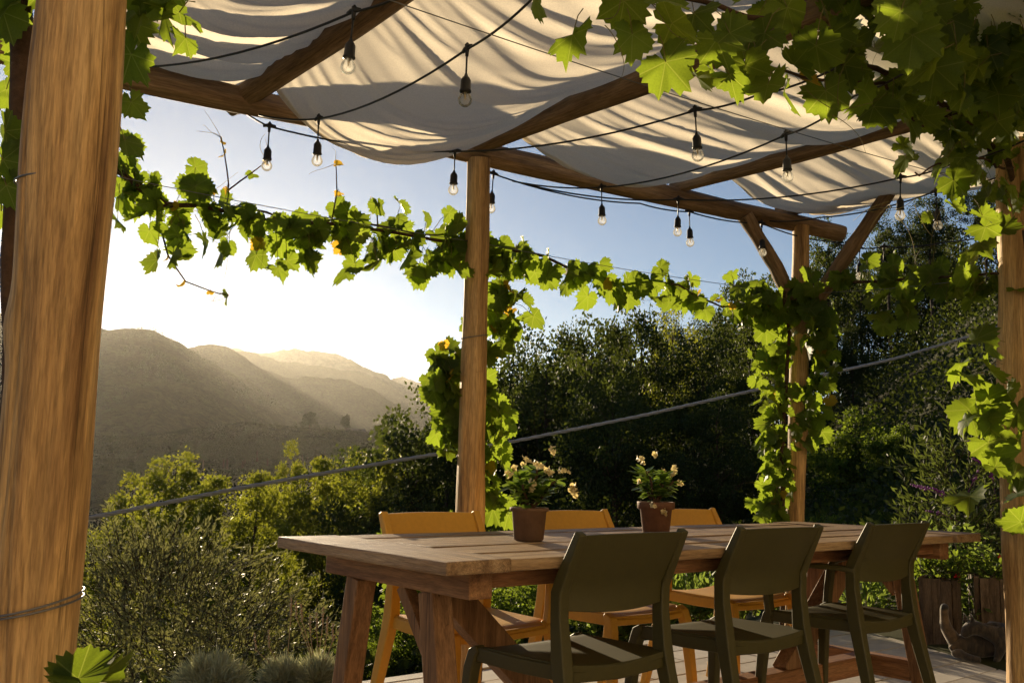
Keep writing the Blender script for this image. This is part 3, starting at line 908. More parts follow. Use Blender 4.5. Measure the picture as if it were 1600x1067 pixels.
# ------------------------------------------------------------------ potted flowers
def pot_profile(rim, base, h, band):
    return [(base * .85, .0), (base, .004), (base + (rim * .9 - base) * (1 - band / h), h - band), (rim, h - band + .004), (rim * 1.01, h - .004), (rim, h), (rim - .009, h), (rim - .012, h - .02), (rim * .6, h - .022)]
mb = MB()
outl = []
for k in range(13):
    t = math.pi * k / 12
    outl.append((.28 * math.sin(t) ** .8 * (.55 + .45 * k / 12 * 1.6), k / 12))
vs = [(0, t, -.12 * (t - .4) ** 2) for _, t in outl]
n = len(vs)
L1 = [(-w, t, .05 * w - .12 * (t - .4) ** 2 + .02) for w, t in outl]; R1 = [(w, t, .05 * w - .12 * (t - .4) ** 2 + .02) for w, t in outl]
mb.add(vs + L1 + R1, [(k, n + k, n + k + 1, k + 1) for k in range(n - 1)] + [(k + 1, 2 * n + k + 1, 2 * n + k, k) for k in range(n - 1)], True)
OVAL_LEAF = mb.mesh('leaf', leaf_mat('succulent_leaf', (.05, .11, .016), (.09, .17, .028), (.34, .5, .05), .42, .4, .4, True))
FLOWER_MES = []
for q in range(3):
    rs = random.Random(q); mb = MB()
    for p in range(4 + q):
        c = Vector((rs.uniform(-.008, .008), rs.uniform(-.008, .008), rs.uniform(-.004, .006)))
        nrm = Vector((rs.uniform(-1, 1), rs.uniform(-1, 1), rs.uniform(.1, 1))).normalized()
        u = nrm.orthogonal().normalized(); w = nrm.cross(u)
        rim = [c + nrm * (.003 * math.cos(2 * k)) + u * (.0085 * math.cos(k * .7854)) + w * (.0085 * math.sin(k * .7854)) for k in range(8)]
        mb.add([c - nrm * .002] + rim, [(0, 1 + k, 1 + (k + 1) % 8) for k in range(8)], True)
    m_ = mb.mesh('flower', M_PETAL)
    at = m_.attributes.new('var', 'FLOAT', 'FACE'); at.data.foreach_set('value', np.random.default_rng(q).random(len(m_.polygons)).astype(np.float32))
    FLOWER_MES.append(m_)
def potted(c, prof, pmat, label, height, spread, nleaf, flowers, seed, rimr, h):
    rs = random.Random(seed)
    root = empty('flower_pot', c, label, 'potted plant', 'potted flowers standing on the table')
    T = Matrix.Translation(c)
    mb = MB(); mb.lathe(prof, 36); mb.build('pot', pmat, root, T)
    mb = MB(); mb.lathe([(0.001, h - .016), (rimr * .5, h - .013), (rimr - .013, h - .017)], 24); mb.build('soil', M_SOIL, root, T)
    mb = MB(); tips = []
    for k in range(9):
        an = k * 2.4 + rs.uniform(-.4, .4); rad = spread * rs.uniform(.25, .85) * (0.3 if k == 0 else 1)
        hh = height * rs.uniform(.45, .85) * (1.15 if k < 2 else 1)
        P = [Vector((math.cos(an) * .012, math.sin(an) * .012, h - .02))]
        for s in range(1, 6):
            t = s / 5
            P.append(Vector((math.cos(an) * rad * t ** 1.1 + rs.uniform(-.006, .006), math.sin(an) * rad * t ** 1.1 + rs.uniform(-.006, .006), h - .02 + hh * t)))
        mb.tube(P, [.0062, .0058, .0053, .005, .0045, .0035], 7)
        tips.append(P)
    mb.build('stem', M_VINEWOOD, root, T)
    for k in range(nleaf):
        P = rs.choice(tips); t = rs.uniform(.35, 1.0); i = min(4, int(t * 5)); p = P[i].lerp(P[i + 1], t * 5 - i)
        an = rs.uniform(0, 6.28)
        d = Vector((math.cos(an), math.sin(an), rs.uniform(-.45, .8))).normalized()
        side = d.cross(Vector((0, 0, 1))).normalized(); nn = side.cross(d)
        s = rs.uniform(.040, .066)
        M = Matrix((side, d, nn)).transposed().to_4x4()
        link(bpy.data.objects.new('leaf', OVAL_LEAF), root, T @ Matrix.Translation(p) @ M @ Matrix.Scale(s, 4))
    for (fx, fz, fy) in flowers:
        s = rs.uniform(.85, 1.2)
        M = T @ Matrix.Translation((fx, fy, fz)) @ Matrix.Rotation(rs.uniform(-.9, .9), 4, 'Y') @ Matrix.Rotation(rs.uniform(.2, 1.2), 4, 'X') @ Matrix.Scale(s, 4)
        f = link(bpy.data.objects.new('flower', rs.choice(FLOWER_MES)), root, M)
pc1 = tb(.66, .45, ZT + .0015)
s1 = 3.245 / 1485.5
fl1 = [((u - 826) * s1, (846 - v) * s1, rs_) for u, v, rs_ in ((790, 745, -.05), (801, 737, .02), (817, 722, -.03), (815, 731, .04), (834, 728, -.04), (861, 707, .0), (852, 740, -.06), (875, 738, .03), (880, 737, .05), (829, 757, -.07), (822, 764, -.06), (892, 762, -.03), (890, 768, -.02), (859, 742, .05))]
potted(pc1, pot_profile(.0655, .050, .109, .014), M_TERRA, 'larger leafy potted plant with many cream flowers, left on the table', .18, .13, 270, fl1 + [(a + .012, b - .008, c - .015) for a, b, c in fl1[::2]], 5, .0655, .109)
pc2 = tb(1.40, .545, ZT + .0015)
s2 = 3.78 / 1485.5
fl2 = [((u - 1027) * s2, (833 - v) * s2, q) for u, v, q in ((1000, 719, -.02), (1004, 726, -.04), (1025, 713, .0), (1055, 734, -.02), (1040, 737, .03), (1049, 745, -.05), (1064, 755, .0), (998, 755, -.05), (1018, 789, -.075), (1035, 800, -.077), (1012, 741, .04))]
potted(pc2, pot_profile(.073, .052, .122, .03), M_TERRA2, 'smaller red clay flower pot with a thick rim, right on the table', .18, .10, 200, fl2, 6, .073, .122)

# ------------------------------------------------------------------ plank planters and cat
BRD = []
for k in range(5):
    mb = MB(); w = .052 + .006 * (k % 3)
    mb.box(-w / 2, w / 2, -.014, .014, 0, 1); BRD.append((w, mb.mesh('board', M_PLANTER)))
def planter(c, w, h, label, seed, flower):
    rs = random.Random(seed)
    rz = Matrix.Rotation(math.atan2(c.x, c.y) * -1 + rs.uniform(-.2, .2), 4, 'Z')
    M0 = Matrix.Translation(c) @ rz
    root = empty('wooden_planter', M0, label, 'planter', 'rough wooden planters beside the cat')
    for side in range(4):
        x = -w / 2 + .012
        while x < w / 2 - .02:
            bw, me = rs.choice(BRD)
            bw2 = min(bw, w / 2 - x)
            M = M0 @ Matrix.Rotation(side * math.pi / 2, 4, 'Z') @ Matrix.Translation((x + bw2 / 2, -w / 2 + rs.uniform(-.004, .004), 0)) @ Matrix.Diagonal((bw2 / bw * .96, 1, h * rs.uniform(.95, 1.0), 1))
            link(bpy.data.objects.new('board', me), root, M)
            x += bw2
    mb = MB(); mb.box(-w / 2 + .02, w / 2 - .02, -w / 2 + .02, w / 2 - .02, .02, h - .05); mb.build('soil', M_SOIL, root, M0)
    return root, M0
PL1 = planter(Vector((2.66, 5.98, 0)), .19, .41, 'brown plank planter with dark leafy plant, left of the cat', 1, True)
PL2 = planter(Vector((3.02, 6.02, 0)), .24, .42, 'grey plank planter behind the cat beside the right post', 2, True)

def cat_mat():
    m, nt, b = new_mat('tabby_fur')
    v = coords(nt)
    nz = noise(nt, v, 30, 5, .7)
    sn = noise(nt, coords(nt, (1.6, 1, .5)), 24, 3, .5, 1.4)
    wv = nt.nodes.new('ShaderNodeTexWave'); wv.inputs['Scale'].default_value = 8; wv.inputs['Distortion'].default_value = 14; wv.inputs['Detail'].default_value = 4
    nt.links.new(v, wv.inputs[0])
    c = ramp(nt, sn, [(.40, (.012, .009, .007)), (.52, (.030, .021, .013)), (.66, (.055, .038, .024))])
    sx = nt.nodes.new('ShaderNodeSeparateXYZ'); nt.links.new(v, sx.inputs[0])
    mr = nt.nodes.new('ShaderNodeMapRange'); mr.inputs[1].default_value = -.04; mr.inputs[2].default_value = -.11
    nt.links.new(sx.outputs[0], mr.inputs[0])
    c = mixc(nt, mr.outputs[0], c, ramp(nt, nz, [(.35, (.05, .032, .016)), (.65, (.15, .095, .045))]))
    mz = nt.nodes.new('ShaderNodeMapRange'); mz.inputs[1].default_value = .262; mz.inputs[2].default_value = .275
    nt.links.new(sx.outputs[2], mz.inputs[0])
    c = mixc(nt, mz.outputs[0], c, (.012, .009, .007))
    nt.links.new(c, b.inputs['Base Color'])
    b.inputs['Roughness'].default_value = .85
    b.inputs['Sheen Weight'].default_value = .3
    bump(nt, noise(nt, v, 160, 3, .7), .5, .004, b)
    return m
M_CAT = cat_mat()
CATM = Matrix.Translation((2.63, 5.50, 0)) @ Matrix.Rotation(-.42, 4, 'Z')
cat = empty('cat', CATM, 'brown tabby cat sitting and grooming with one hind leg raised', 'cat')
cv = [(-.035, .02, .07, .062), (.06, .05, .085, .078), (.125, .035, .13, .078), (.095, .0, .175, .064), (.03, -.03, .19, .047), (-.025, -.05, .18, .046), (-.05, -.066, .145, .026), (-.055, -.072, .128, .016),
      (-.10, -.02, .10, .044), (-.145, -.02, .165, .036), (-.150, -.010, .232, .023), (-.150, -.020, .272, .025), (-.140, -.038, .296, .023),
      (-.10, -.05, .042, .04), (-.055, -.085, .03, .022), (.005, -.10, .021, .017), (.03, -.102, .02, .018),
      (.135, -.03, .10, .036), (.115, -.045, .04, .021), (.105, -.055, .018, .018), (.10, -.08, .015, .016),
      (.165, .0, .09, .034), (.165, -.01, .035, .020), (.16, -.03, .017, .018), (.158, -.05, .015, .015),
      (.02, .11, .04, .022), (.10, .16, .02, .016), (.19, .15, .016, .014), (.24, .10, .015, .011)]
ce = [(0, 1), (1, 2), (2, 3), (3, 4), (4, 5), (5, 6), (6, 7), (0, 8), (8, 9), (9, 10), (10, 11), (11, 12), (0, 13), (13, 14), (14, 15), (15, 16), (3, 17), (17, 18), (18, 19), (19, 20), (2, 21), (21, 22), (22, 23), (23, 24), (0, 25), (25, 26), (26, 27), (27, 28)]
me = bpy.data.meshes.new('body'); me.from_pydata([c[:3] for c in cv], ce, [])
me.materials.append(M_CAT)
co = link(bpy.data.objects.new('body', me), cat, CATM)
sk = co.modifiers.new('skin', 'SKIN'); sk.use_smooth_shade = True
for k, d in enumerate(me.skin_vertices[0].data):
    d.radius = (cv[k][3], cv[k][3]); d.use_root = (k == 0)
sb = co.modifiers.new('sub', 'SUBSURF'); sb.levels = sb.render_levels = 2
for ex, ey in ((-.038, -.03), (-.002, -.062)):
    mb = MB()
    B0 = Vector((ex, ey, .212)); tip = B0 + Vector((-.012, -.008, .05)); u = Vector((.018, .010, 0)); w = Vector((-.006, .012, 0))
    mb.add([B0 + u, B0 + w, B0 - u, B0 - w * .4, tip], [(0, 1, 4), (1, 2, 4), (2, 3, 4), (3, 0, 4), (3, 2, 1, 0)], True)
    mb.build('ear', M_CAT, cat, CATM)

# ------------------------------------------------------------------ grape vines
def grape_leaf_mesh(seed, mat):
    rs = random.Random(seed)
    key = [(0, .70), (27, .565), (54, .66), (82, .53), (110, .57), (148, .46), (168, .38), (180, .10)]
    def rad(th):
        th = abs(th)
        for (t0, r0), (t1, r1) in zip(key, key[1:]):
            if th <= t1:
                q = (th - t0) / (t1 - t0); q = q * q * (3 - 2 * q) * .45 + q * .55
                return r0 + (r1 - r0) * q
        return .05
    n = 42
    vs = [(0, 0, 0)]
    cup, roll, fold, tipd = rs.uniform(-.6, .6), rs.uniform(-.8, .8), rs.uniform(.05, .45), rs.uniform(.1, .9)
    for k in range(n):
        th = -180 + 360 * k / n
        r = rad(th) * (1.07 if k % 2 else .93) * rs.uniform(.93, 1.06)
        a = math.radians(th)
        x, y = r * math.sin(a), r * math.cos(a)
        lobe = abs(math.cos(math.radians(th * 180 / 55)))
        z = cup * (x * x + y * y) + fold * abs(x) * (1 if y > -.1 else .5) + roll * x * y - tipd * max(0, y) ** 2 * .6 - .07 * lobe + rs.uniform(-.02, .02)
        vs.append((x, y, z))
    mb = MB(); mb.add(vs, [(0, 1 + (k + 1) % n, 1 + k) for k in range(n)], True)
    return mb.mesh('leaf', mat)
LEAVES = [grape_leaf_mesh(s, M_VINE) for s in range(9)]
LEAVES_Y = [grape_leaf_mesh(20 + s, M_VINE_Y) for s in range(3)]
class Vine:
    def __init__(s, base, label, group='grape vines trained over the pergola'):
        s.base = Vector(base)
        s.root = empty('grape_vine', s.base, label, 'grape vine', group)
        s.stem, s.shoot = MB(), MB()
        s.n = 0
    def cane(s, pts, r0, r1, n=7, wob=.012, seed=0):
        pts = [Vector(p) for p in pts]
        out = []
        for i in range(len(pts) - 1):
            m = max(2, int((pts[i + 1] - pts[i]).length / .06))
            for k in range(m):
                p = pts[i].lerp(pts[i + 1], k / m)
                out.append(p + mnoise.noise_vector(p * 5 + Vector((seed * 3.1, 0, 0))) * wob)
        out.append(pts[-1])
        rad = [r0 + (r1 - r0) * k / (len(out) - 1) for k in range(len(out))]
        s.stem.tube(out, rad, n)
        return out
    def tendril(s, p, L, rs):
        d = Vector((rs.uniform(-1, 1), rs.uniform(-1, 1), rs.uniform(-.7, .9))).normalized()
        q = Vector(p); pts = [q.copy()]; w = Vector((rs.uniform(-1, 1), rs.uniform(-1, 1), rs.uniform(-1, 1)))
        for k in range(12):
            d = (d + w * .18 + Vector((0, 0, -.05))).normalized(); w = w * .9 + Vector((rs.uniform(-1, 1), rs.uniform(-1, 1), rs.uniform(-1, 1))) * .5
            q = q + d * L / 12; pts.append(q.copy())
        s.shoot.tube(pts, [.0014 * (1 - .6 * k / 12) for k in range(13)], 4, caps=False)
    def leaf(s, P, size, rs, anchor=None, yellow=.04, hang=.75, nrm=None):
        P = Vector(P)
        an = rs.uniform(0, 6.28)
        tip = Vector((math.cos(an) * rs.uniform(.2, 1), math.sin(an) * rs.uniform(.2, 1), -hang + rs.uniform(-.5, .5))).normalized()
        nn = Vector(nrm) if nrm is not None else Vector((rs.uniform(-1, 1), rs.uniform(-1, 1), rs.uniform(-.1, 1.1)))
        nn = nn + Vector((rs.uniform(-.35, .35), rs.uniform(-.35, .35), rs.uniform(-.35, .35)))
        nn = nn - tip * nn.dot(tip)
        if nn.length < .05: nn = tip.orthogonal()
        nn.normalize()
        side = tip.cross(nn)
        M = Matrix((side, tip, nn)).transposed().to_4x4()
        y = rs.random() < yellow
        me = rs.choice(LEAVES_Y if y else LEAVES)
        if y: size *= .6
        link(bpy.data.objects.new('leaf', me), s.root, Matrix.Translation(P) @ M @ Matrix.Scale(size, 4))
        s.n += 1
        if anchor is None: anchor = P - tip * size * .5 + Vector((rs.uniform(-.03, .03), rs.uniform(-.03, .03), rs.uniform(.0, .05)))
        mid = (P + anchor) / 2 + Vector((0, 0, .015))
        s.shoot.tube([anchor, mid, P], [.0016, .0014, .0013], 4, caps=False)
    def along(s, path, n, spread, size, seed, yellow=.05, up=.0, hang=.75, tend=.15, tr=(0, 1)):
        rs = random.Random(seed)
        P = [Vector(p) for p in path]; L = [0]
        for i in range(len(P) - 1): L.append(L[-1] + (P[i + 1] - P[i]).length)
        for k in range(n):
            d = (tr[0] + (tr[1] - tr[0]) * (k + rs.random()) / n) * L[-1]
            i = max(j for j in range(len(P) - 1) if L[j] <= d + 1e-9)
            p = P[i].lerp(P[i + 1], min(1, (d - L[i]) / max(1e-6, L[i + 1] - L[i])))
            off = Vector((rs.gauss(0, spread[0]), rs.gauss(0, spread[0]), rs.gauss(0, spread[1]) + up))
            s.leaf(p + off, rs.uniform(*size), rs, p + off * .25, yellow, hang)
            if rs.random() < tend: s.tendril(p + off * .6, rs.uniform(.08, .22), rs)
    def done(s):
        if s.stem.v: s.stem.build('cane', M_VINEWOOD, s.root)
        if s.shoot.v: tag(s.shoot.build('shoots', M_SHOOT, s.root), kind='stuff')
W0 = Vector((0, 0, ZW))
# left garland
gp = [at_y(u, v, Y) for u, v, Y in ((150, 235, 3.75), (190, 270, 3.85), (250, 325, 3.95), (310, 322, 4.05), (370, 332, 4.1), (440, 352, 4.2), (520, 352, 4.32), (600, 362, 4.42), (670, 372, 4.5), (735, 378, 4.62))]
v = Vine(gp[0], 'sunlit grape vine garland hanging between the left and middle posts')
p = v.cane(gp, .011, .008, seed=1); v.cane([q + Vector((0, .02, .03)) for q in gp], .006, .004, wob=.03, seed=2)
v.along(gp, 108, (.05, .085), (.075, .125), 5, .06, -.05, .75)
v.along(gp, 26, (.04, .06), (.07, .11), 8, .2, .03, .2, .3, tr=(0, .35))
v.along(gp, 26, (.05, .05), (.08, .12), 6, .03, -.03, .8, tr=(.4, 1))
rs = random.Random(9)
for pts, yl in (([(252, 365, 3.95), (262, 400, 3.97), (290, 440, 4.0), (330, 455, 4.03), (357, 462, 4.05)], .7),
                ([(350, 330, 4.1), (358, 290, 4.1), (350, 240, 4.1), (345, 215, 4.1)], .6), ([(520, 340, 4.3), (527, 300, 4.3), (525, 255, 4.3)], .8),
                ([(355, 300, 4.1), (395, 270, 4.12), (420, 250, 4.12)], .7), ([(590, 355, 4.4), (588, 318, 4.4), (578, 312, 4.4)], .9)):
    q = [at_y(*k) for k in pts]
    v.cane(q, .0042, .0022, 5, .006, 5)
    for k in range(len(q) - 1):
        v.leaf(q[k + 1] + Vector((rs.uniform(-.015, .015), 0, rs.uniform(-.02, .0))), rs.uniform(.05, .075), rs, q[k + 1], yl, .3)
        v.tendril(q[-1], .14, rs)
v.done()
# middle post: clumps either side
mp = lambda u, vv, Y=4.72: at_y(u, vv, Y)
base = post_m[0] + Vector((.05, .12, 0))
v = Vine(base, 'grape vine climbing behind the middle post with bright clumps either side')
trunk = v.cane([base, mp(752, 800), mp(755, 650), mp(748, 520), mp(745, 400)], .018, .010, seed=3)
v.along([mp(775, 395), mp(780, 440), mp(790, 480), mp(775, 520), mp(768, 560)], 46, (.045, .05), (.08, .125), 11, .06)
v.along([mp(765, 600), mp(775, 640), mp(770, 690), mp(765, 740), mp(770, 800)], 44, (.04, .06), (.075, .12), 12, .04)
v.along([mp(705, 548, 4.65), mp(685, 570, 4.62), mp(695, 610, 4.65), mp(705, 650, 4.68), mp(715, 690, 4.7)], 72, (.05, .06), (.08, .13), 13, .03)
v.cane([mp(748, 560), mp(715, 545), mp(695, 565), mp(700, 620)], .006, .003, 5)
v.along([mp(730, 385), mp(750, 400)], 14, (.06, .05), (.09, .14), 14, .02)
v.done()
# garland from middle post to braced post
gp = [at_y(u, vv, Y) for u, vv, Y in ((760, 385, 4.68), (800, 390, 4.75), (850, 400, 4.86), (900, 425, 4.98), (960, 445, 5.1), (1010, 440, 5.2), (1060, 445, 5.3), (1090, 465, 5.38), (1130, 480, 5.48), (1190, 465, 5.6))]
v = Vine(gp[0], 'thin grape vine garland between the middle post and the braced post')
v.cane(gp, .009, .005, seed=4)
v.along(gp, 46, (.045, .05), (.09, .135), 21, .05, -.03, .8, tr=(0, .72))
v.along(gp, 10, (.04, .03), (.06, .09), 22, .5, .0, .5, .5, tr=(.6, .85))
v.along(gp, 20, (.06, .06), (.09, .14), 23, .1, -.02, .7, .4, tr=(.85, 1))
v.done()
# braced post: thick column of leaves
sp_ = lambda u, vv, Y=5.6: at_y(u, vv, Y)
base = post_s[0] + Vector((-.08, -.02, 0))
v = Vine(base, 'leafy grape vine wrapping the braced post from floor to brace')
v.cane([base, sp_(1222, 800), sp_(1225, 650), sp_(1232, 520), sp_(1225, 455)], .016, .010, seed=6)
v.along([sp_(1208, 800), sp_(1213, 740), sp_(1214, 680), sp_(1212, 620), sp_(1214, 560), sp_(1216, 500)], 112, (.052, .05), (.06, .11), 31, .02)
v.along([sp_(1150, 470), sp_(1190, 472), sp_(1230, 470), sp_(1280, 480)], 46, (.07, .07), (.075, .12), 32, .05)
v.along([sp_(1275, 480, 5.5), sp_(1285, 540, 5.5), sp_(1280, 600, 5.55), sp_(1272, 660, 5.6)], 50, (.05, .055), (.08, .13), 33, .02)
v.along([sp_(1205, 810), sp_(1210, 770)], 22, (.05, .05), (.07, .11), 34, .02)
v.done()
# garland from braced post to right post
gp = [at_y(u, vv, Y) for u, vv, Y in ((1265, 445, 5.55), (1320, 440, 5.4), (1380, 438, 5.2), (1440, 436, 4.85), (1500, 432, 4.55), (1570, 428, 4.2))]
v = Vine(gp[0], 'shaded grape vine garland between the braced post and the right post')
v.cane(gp, .009, .006, seed=7)
v.along(gp, 54, (.05, .06), (.07, .13), 41, .03, .0, .6, .45)
for u, vv in ((1520, 440), (1375, 470), (1420, 470)):
    v.along([at_y(u, vv - 15, 4.65), at_y(u, vv + 25, 4.65)], 5, (.02, .03), (.09, .13), int(u), .1)
v.done()
# right post
base = post_r[0] + Vector((.06, -.10, 0))
v = Vine(base, 'large leaved grape vine climbing the right post')
v.cane([base, at_y(1606, 850, 4.1), at_y(1612, 650, 4.1), at_y(1610, 480, 4.1), at_y(1600, 360, 4.1)], .012, .009, seed=8)
rs = random.Random(51)
for u, vv, sz in ((1525, 530, .17), (1500, 570, .15), (1520, 590, .19), (1545, 575, .14), (1515, 640, .17), (1510, 655, .12), (1545, 620, .15), (1530, 655, .16), (1545, 690, .19), (1560, 650, .17), (1515, 775, .17), (1535, 660, .13), (1578, 815, .13), (1590, 690, .15), (1585, 740, .14), (1595, 815, .13), (1548, 540, .12), (1575, 615, .13), (1560, 710, .13), (1590, 770, .13), (1540, 355, .15), (1565, 360, .15), (1530, 380, .13), (1590, 640, .15), (1555, 730, .11)):
    P = at_y(u, vv, 4.02 + rs.uniform(-.14, .10))
    v.leaf(P, sz * .9, rs, at_y(u + 22, vv - 6, 4.1), .0, .5, (rs.uniform(-.9, .1), rs.uniform(-.5, .5), .5))
v.done()
# the big canopy overhead at the right
def dep(u): return float(np.interp(u, [820, 950, 1100, 1250, 1400, 1500, 1620], [2.15, 2.2, 2.35, 2.6, 3.1, 3.6, 4.3]))
base = at_y(1600, 700, 4.3)
v = Vine(base, 'big dark grape vine canopy filling the upper right corner')
def cn(lst, r0, r1, sd): v.cane([at_y(u, vv, dep(u) + .05) for u, vv in lst], r0, r1, 8, .03, sd)
cn([(1640, 700), (1630, 420), (1580, 260), (1500, 175), (1420, 120), (1330, 98), (1240, 50), (1120, 15), (1000, -10), (900, -30)], .018, .006, 1)
cn([(1560, 260), (1480, 60), (1380, 0), (1250, -40)], .012, .008, 2)
cn([(1500, 175), (1440, 195), (1380, 130), (1260, 120), (1180, 105)], .008, .004, 3)
cn([(1580, 270), (1540, 250), (1500, 230), (1470, 260), (1430, 270)], .006, .003, 4)
rs = random.Random(61)
# hand placed leaves on the ragged lower edge
for u, vv, sz in ((838, 5, .10), (895, 62, .145), (975, 10, .15), (950, -5, .15), (988, 62, .13), (1040, 105, .165), (1050, 45, .17), (1085, 30, .14), (1120, 70, .15), (1140, 125, .14), (1165, 110, .15), (1200, 140, .14), (1225, 150, .14), (1262, 135, .15), (1290, 150, .17), (1275, 80, .17), (1350, 150, .18), (1365, 175, .15), (1395, 170, .17), (1420, 195, .17), (1440, 190, .16), (1300, 60, .16), (1415, 255, .13), (1410, 235, .10), (1495, 215, .18), (1480, 255, .17), (1520, 225, .18), (1490, 290, .15), (1580, 300, .19), (1545, 315, .16), (1510, 300, .15), (1548, 195, .14), (1440, 105, .15), (1030, 5, .15), (1195, 60, .15), (1230, 20, .16), (1330, 20, .17), (1240, 110, .14), (1320, 110, .16), (1090, 130, .10), (1110, 118, .10), (1175, 85, .13), (1140, 60, .13), (1535, 345, .13), (1450, 345, .06), (1490, 330, .10)):
    v.leaf(at_y(u, vv - 8, dep(u) + rs.uniform(-.15, .15)), sz * .78, rs, None, .04, .75, (rs.uniform(-.7, .5), rs.uniform(-.9, .2), rs.uniform(.2, .8)))
poly = lambda u: float(np.interp(u, [960, 1080, 1180, 1300, 1400, 1480, 1540, 1620], [-30, 15, 60, 100, 150, 210, 300, 340]))
for k in range(245):
    u = 1080 + 550 * rs.random() ** .36
    top = poly(u)
    vv = rs.uniform(-90, top) if rs.random() < .8 else top - 20 * rs.random()
    v.leaf(at_y(u, vv, dep(u) + rs.uniform(-.1, .5)), rs.uniform(.07, .125), rs, None, .02, .7)
    if rs.random() < .12: v.tendril(at_y(u, min(vv + 20, top), dep(u)), rs.uniform(.12, .28), rs)
for u, vv in ((1300, 190), (1310, 185), (1390, 335), (1430, 330), (1400, 345), (945, 50), (1010, 20), (1180, 100), (1480, 335)):
    v.tendril(at_y(u, vv - 20, dep(u)), .2, rs); v.tendril(at_y(u, vv - 10, dep(u)), .16, rs)
v.done()
v = Vine(at_y(1625, 700, 3.6), 'nearest dark mass of vine leaves in the top right corner')
cn([(1660, 600), (1640, 200), (1600, 60), (1500, 30), (1400, -10), (1300, -50)], .014, .008, 6)
rs = random.Random(62)
for k in range(215):
    u = 1385 + 260 * rs.random() ** .75
    vv = rs.uniform(-90, float(np.interp(u, [1380, 1450, 1540, 1640], [30, 110, 190, 260])))
    v.leaf(at_y(u, vv, dep(u) - rs.uniform(.1, .9)), rs.uniform(.09, .14), rs, None, .01, .7)
for k in range(70):
    v.leaf(at_y(rs.uniform(1520, 1630), rs.uniform(-70, 140), rs.uniform(2.9, 3.6)), rs.uniform(.09, .14), rs, None, .0, .7)
v.done()
# left: old trunk behind the near post, leaves at the frame edge
base = at_y(15, 1067, 2.3); base.z = 0
v = Vine(base, 'old grape vine trunk and leaves left of the thick near post')
v.cane([base, at_y(22, 900, 2.3), at_y(18, 700, 2.3), at_y(28, 520, 2.3), at_y(22, 400, 2.3), at_y(40, 200, 2.3), at_y(30, 0, 2.3), at_y(60, -120, 2.3)], .034, .028, 12, .02, 9)
rs = random.Random(71)
for u, vv, sz, Y in ((8, 215, .15, 2.2), (5, 260, .15, 2.2), (10, 300, .13, 2.2), (30, 75, .12, 2.4), (25, 110, .11, 2.4), (45, 140, .10, 2.4), (40, 165, .08, 2.4), (42, 240, .09, 2.5), (5, 30, .16, 2.2), (20, 10, .16, 2.2), (50, 20, .14, 2.3), (70, -5, .15, 2.2), (10, 150, .13, 2.3), (2, 340, .12, 2.3),
                     (205, 95, .17, 2.1), (225, 20, .15, 2.05), (205, 45, .14, 2.1), (255, 25, .16, 2.0), (280, 30, .16, 2.0), (290, 70, .10, 2.0), (240, -10, .16, 2.0), (205, 170, .10, 2.2), (195, 230, .12, 2.3), (270, -8, .16, 2.0), (215, -15, .16, 2.0)):
    v.leaf(at_y(u, vv - 10, Y), sz * .66, rs, None, .0, .8, (rs.uniform(-.4, .4), rs.uniform(-1, .4), rs.uniform(.1, .7)))
v.cane([at_y(60, -120, 2.3), at_y(150, -40, 2.1), at_y(230, -25, 2.0), at_y(300, -30, 2.0)], .01, .005, 6, .01, 10)
v.leaf(at_y(140, 1066, 1.72), .115, rs, at_y(90, 1075, 1.75), 0, .2, (.2, -.5, .8))
v.leaf(at_y(122, 1060, 1.72), .10, rs, at_y(90, 1075, 1.75), 0, .2, (.2, -.5, .8))
v.done()

# ------------------------------------------------------------------ trees and shrubs
def quads(P, D, S, wl, var, bend=0.0):
    """leaf rhombi: base P, direction*length D, side*halfwidth S"""
    n = len(P)
    V = np.empty((n, 4, 3))
    V[:, 0] = P; V[:, 1] = P + D * .45 + S; V[:, 2] = P + D; V[:, 3] = P + D * .45 - S
    return V.reshape(-1, 3), np.arange(n * 4).reshape(-1, 4)
def unit(a): return a / np.maximum(1e-9, np.linalg.norm(a, axis=1))[:, None]
def leaf_cloud(C, rc, per, size, aspect, rs, flat=.8, shell=.55, droop=0.0):
    """C clump centres, rc radii -> leaf quads spread through each clump"""
    n = len(C)
    idx = np.repeat(np.arange(n), per)
    d = unit(rs.normal(size=(len(idx), 3)))
    r = rc[idx] * (shell + (1 - shell) * rs.random(len(idx))) ** 1.0 * rs.random(len(idx)) ** .35
    P = C[idx] + d * r[:, None] * np.array([1, 1, flat])
    dirn = unit(d * .6 + rs.normal(size=d.shape) * .7 + np.array([0, 0, -droop]))
    L = size * rs.uniform(.65, 1.3, len(idx))
    side = unit(np.cross(dirn, rs.normal(size=d.shape)))
    V, F = quads(P, dirn * L[:, None], side * (L * aspect)[:, None], None, None)
    var = np.clip(rs.random(len(idx)) * .7 + np.repeat(rs.random(n), per) * .45 - .08, 0, 1)
    return V, F, var
